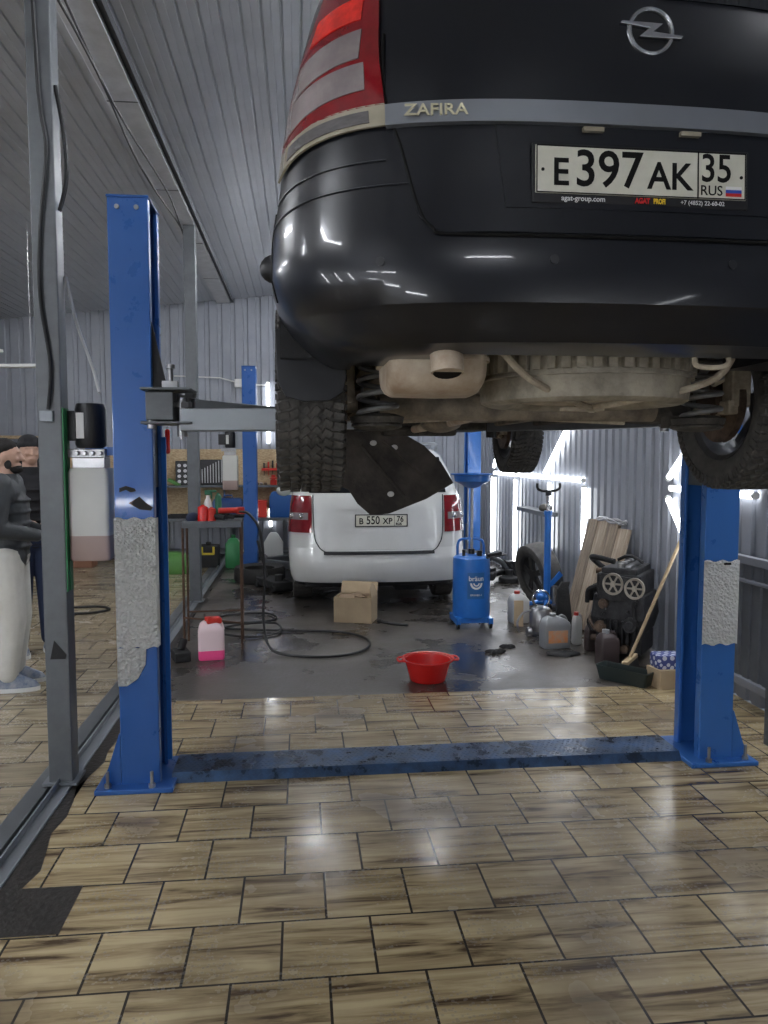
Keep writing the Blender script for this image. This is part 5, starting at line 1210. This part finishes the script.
# ---------------------------------------------------------------- people
def voxel(mb, name, m, parent, vs=.008, sm=4):
    o = mb.build(name, m, parent, 0)
    r = o.modifiers.new('r','REMESH'); r.mode = 'VOXEL'; r.voxel_size = vs; r.use_smooth_shade = True
    s = o.modifiers.new('s','SMOOTH'); s.factor = .5; s.iterations = sm
    return o
def hand(mb, wrist, direction, side, curl=.5):
    w = V(wrist); d = V(direction).normalized(); up = V((0,0,1)); lat = d.cross(up)
    if lat.length < .1: lat = V((0,1,0))
    lat.normalize(); pn = lat.cross(d).normalized()
    mb.cap(w, w+d*.05,.026,.03); 
    for i,(o_,l) in enumerate(((-.028,.062),(-.009,.072),(.010,.068),(.027,.054))):
        a = w+d*.07+lat*o_; b = a+d*l*.5-pn*l*.2*curl; c = b+d*l*.25-pn*l*.5*curl
        mb.cap(w+d*.03+lat*o_*.8, a,.012,.0105,8); mb.cap(a,b,.0095,.009,8); mb.cap(b,c,.009,.0075,8)
    t0 = w+d*.02+lat*(-.025)*side; t1 = t0+d*.03+lat*(-.03)*side-pn*.01; t2 = t1+d*.03-pn*.015; mb.cap(t0,t1,.013,.011,8); mb.cap(t1,t2,.011,.009,8)
def person(label, loc, rz, jm, tm, hat=False, beard=True, H=1.70):
    p = thing('person', label, 'person', loc, rz); k = H/1.75
    # faces +Y locally. x lateral
    def S(x,y,z): return V((x*k,y*k,z*k))
    hip = [S(s*.09,0,.93) for s in (-1,1)]; kn = [S(s*.10,.03,.50) for s in (-1,1)]; an = [S(s*.11,-.01,.09) for s in (-1,1)]
    sh = [S(s*.18,-.01,1.43) for s in (-1,1)]; el = [S(s*.25,-.03,1.14) for s in (-1,1)]; wr = [S(s*.12,.20,1.08) for s in (-1,1)]
    mb = MB()
    mb.ell(S(0,.005,1.62),(.073*k,.09*k,.105*k)); mb.ell(S(0,.035,1.565),(.052*k,.055*k,.055*k)); mb.cap(S(0,.095,1.625),S(0,.108,1.595),.010,.014,8)
    mb.ell(S(0,.078,1.65),(.05*k,.018*k,.012*k)); mb.ell(S(0,.085,1.562),(.024*k,.012*k,.009*k))
    for s in (-1,1): mb.ell(S(s*.074,-.005,1.61),(.010,.018,.03)); mb.ell(S(s*.035,.075,1.60),(.02,.015,.018))
    mb.cap(S(0,-.01,1.45),S(0,.0,1.56),.058*k,.055*k)
    mb.cap(S(0,0,.98),S(0,0,1.30),.10*k,.11*k); mb.cap(S(-.10,0,1.37),S(.10,0,1.37),.065*k,.065*k)
    for i in (0,1):
        mb.cap(hip[i],kn[i],.085*k,.055*k); mb.cap(kn[i],an[i],.052*k,.036*k); mb.cap(an[i],an[i]+S(0,.14,-.055),.035,.03)
        mb.cap(sh[i],el[i],.05*k,.042*k); mb.cap(el[i],wr[i],.04*k,.026*k); hand(mb, wr[i], S((-1 if i else 1)*.6,.5,.02), 1 if i else -1)
    voxel(mb,'body',M['skin'],p,.0065,3)
    mb = MB()
    if not hat:
        mb.ell(S(0,-.020,1.682),(.080*k,.094*k,.068*k)); mb.ell(S(0,-.052,1.625),(.078*k,.060*k,.085*k)); 
        h_ = voxel(mb,'hair',M['hair'],p,.008,2)
    else:
        mb.ell(S(0,-.012,1.690),(.084*k,.098*k,.068*k)); mb.lathe([(.080*k,0),(.092*k,0),(.092*k,.03),(.080*k,.03)],T(0,-.010*k,1.655*k)@Matrix.Diagonal((1,1.14,1,1)),24,True); voxel(mb,'beanie',M['blackc'],p,.008,2)
    if beard:
        mb = MB(); mb.ell(S(0,.052,1.535),(.050*k,.055*k,.034*k)); mb.ell(S(0,.088,1.582),(.026*k,.012*k,.006*k)); 
        for s in (-1,1): mb.ell(S(s*.062,.022,1.565),(.012*k,.026*k,.035*k))
        voxel(mb,'beard',M['hair'],p,.007,2)
    # jacket
    mb = MB(); mb.cap(S(-.03,0,.94),S(-.03,.0,1.28),.125*k,.135*k); mb.cap(S(.03,0,.94),S(.03,.0,1.28),.125*k,.135*k); mb.cap(S(-.06,0,.93),S(.06,0,.93),.125*k,.125*k); mb.cap(S(-.14,-.01,1.37),S(.14,-.01,1.37),.105*k,.105*k); mb.cap(S(0,-.012,1.42),S(0,-.010,1.45),.085*k,.070*k)
    for i in (0,1):
        mb.cap(sh[i],el[i],.082*k,.07*k); mb.cap(el[i],wr[i],.068*k,.045*k)
    for z in (1.0,1.08,1.16,1.24,1.32): mb.lathe([(.10*k,-.02),(.148*k,-.006),(.148*k,.006),(.10*k,.02)],T(0,0,z*k)@Matrix.Diagonal((1.15,1,1,1)),24,True)
    mb.lathe([(.055*k,-.02),(.088*k,-.03),(.080*k,.035),(.06*k,.035)],T(0,-.012*k,1.465*k),24,True)
    j = voxel(mb,'jacket',jm,p,.009,2)
    mb = MB()
    mb.cap(S(-.05,0,.93),S(.05,0,.93),.125*k,.125*k)
    for i in (0,1):
        mb.cap(hip[i],kn[i],.108*k,.085*k); mb.cap(kn[i],an[i]+S(0,0,.03),.085*k,.066*k)
    voxel(mb,'trousers',tm,p,.01,3)
    for i in (0,1):
        a = an[i]; mb = MB(); mb.loft([[(a.x+px*kx, a.y+.05+py*kx+sy, z) for px,py in oval(0,0,.048,.14,20,2.5)] for z,kx,sy in ((.0,1,0),(.03,1.03,0),(.06,.9,-.005),(.085,.7,-.03),(.11,.55,-.055))])
        s_ = mb.build('shoe', M['shoe'], p, 50)
        mb = MB(); mb.prism([(a.x+px,a.y+.05+py) for px,py in oval(0,0,.052,.145,20,2.5)],0,.028); mb.build('sole', M['sole'], s_, 0)
    return p
m1 = person('bearded man in a dark grey puffer jacket and pale sweatpants, standing at the left edge', (-1.96,5.42,0), -82, M['jacket'], M['pants'])
mb = MB()
for z in (.35,.47,.60,.72):
    mb.box((-.0,-.0,z),(.012,.004,.05))
mb.bm.free()
m2 = person('man in black jacket, dark trousers and dark beanie standing behind the bearded man', (-2.12,6.35,0), -150, M['blackc'], M['navy'], hat=True, beard=False, H=1.74)

# ---------------------------------------------------------------- camera, world
cam = bpy.data.cameras.new('camera'); co = bpy.data.objects.new('camera', cam); COL.objects.link(co)
co.location = (0,0,1.58); co.rotation_euler = (R(90-4.2),0,R(-6.2))
cam.sensor_fit = 'VERTICAL'; cam.sensor_height = 32; cam.lens = 770/1024*32; cam.clip_start = .05
sc_ = bpy.context.scene; sc_.camera = co
w = bpy.data.worlds.new('world'); sc_.world = w; w.use_nodes = True
w.node_tree.nodes['Background'].inputs[0].default_value = (.5,.55,.62,1); w.node_tree.nodes['Background'].inputs[1].default_value = .15
vs = sc_.view_settings; vs.view_transform = 'Standard'; vs.look = 'None'; vs.exposure = 1.15; vs.gamma = 1; vs.use_curve_mapping = False
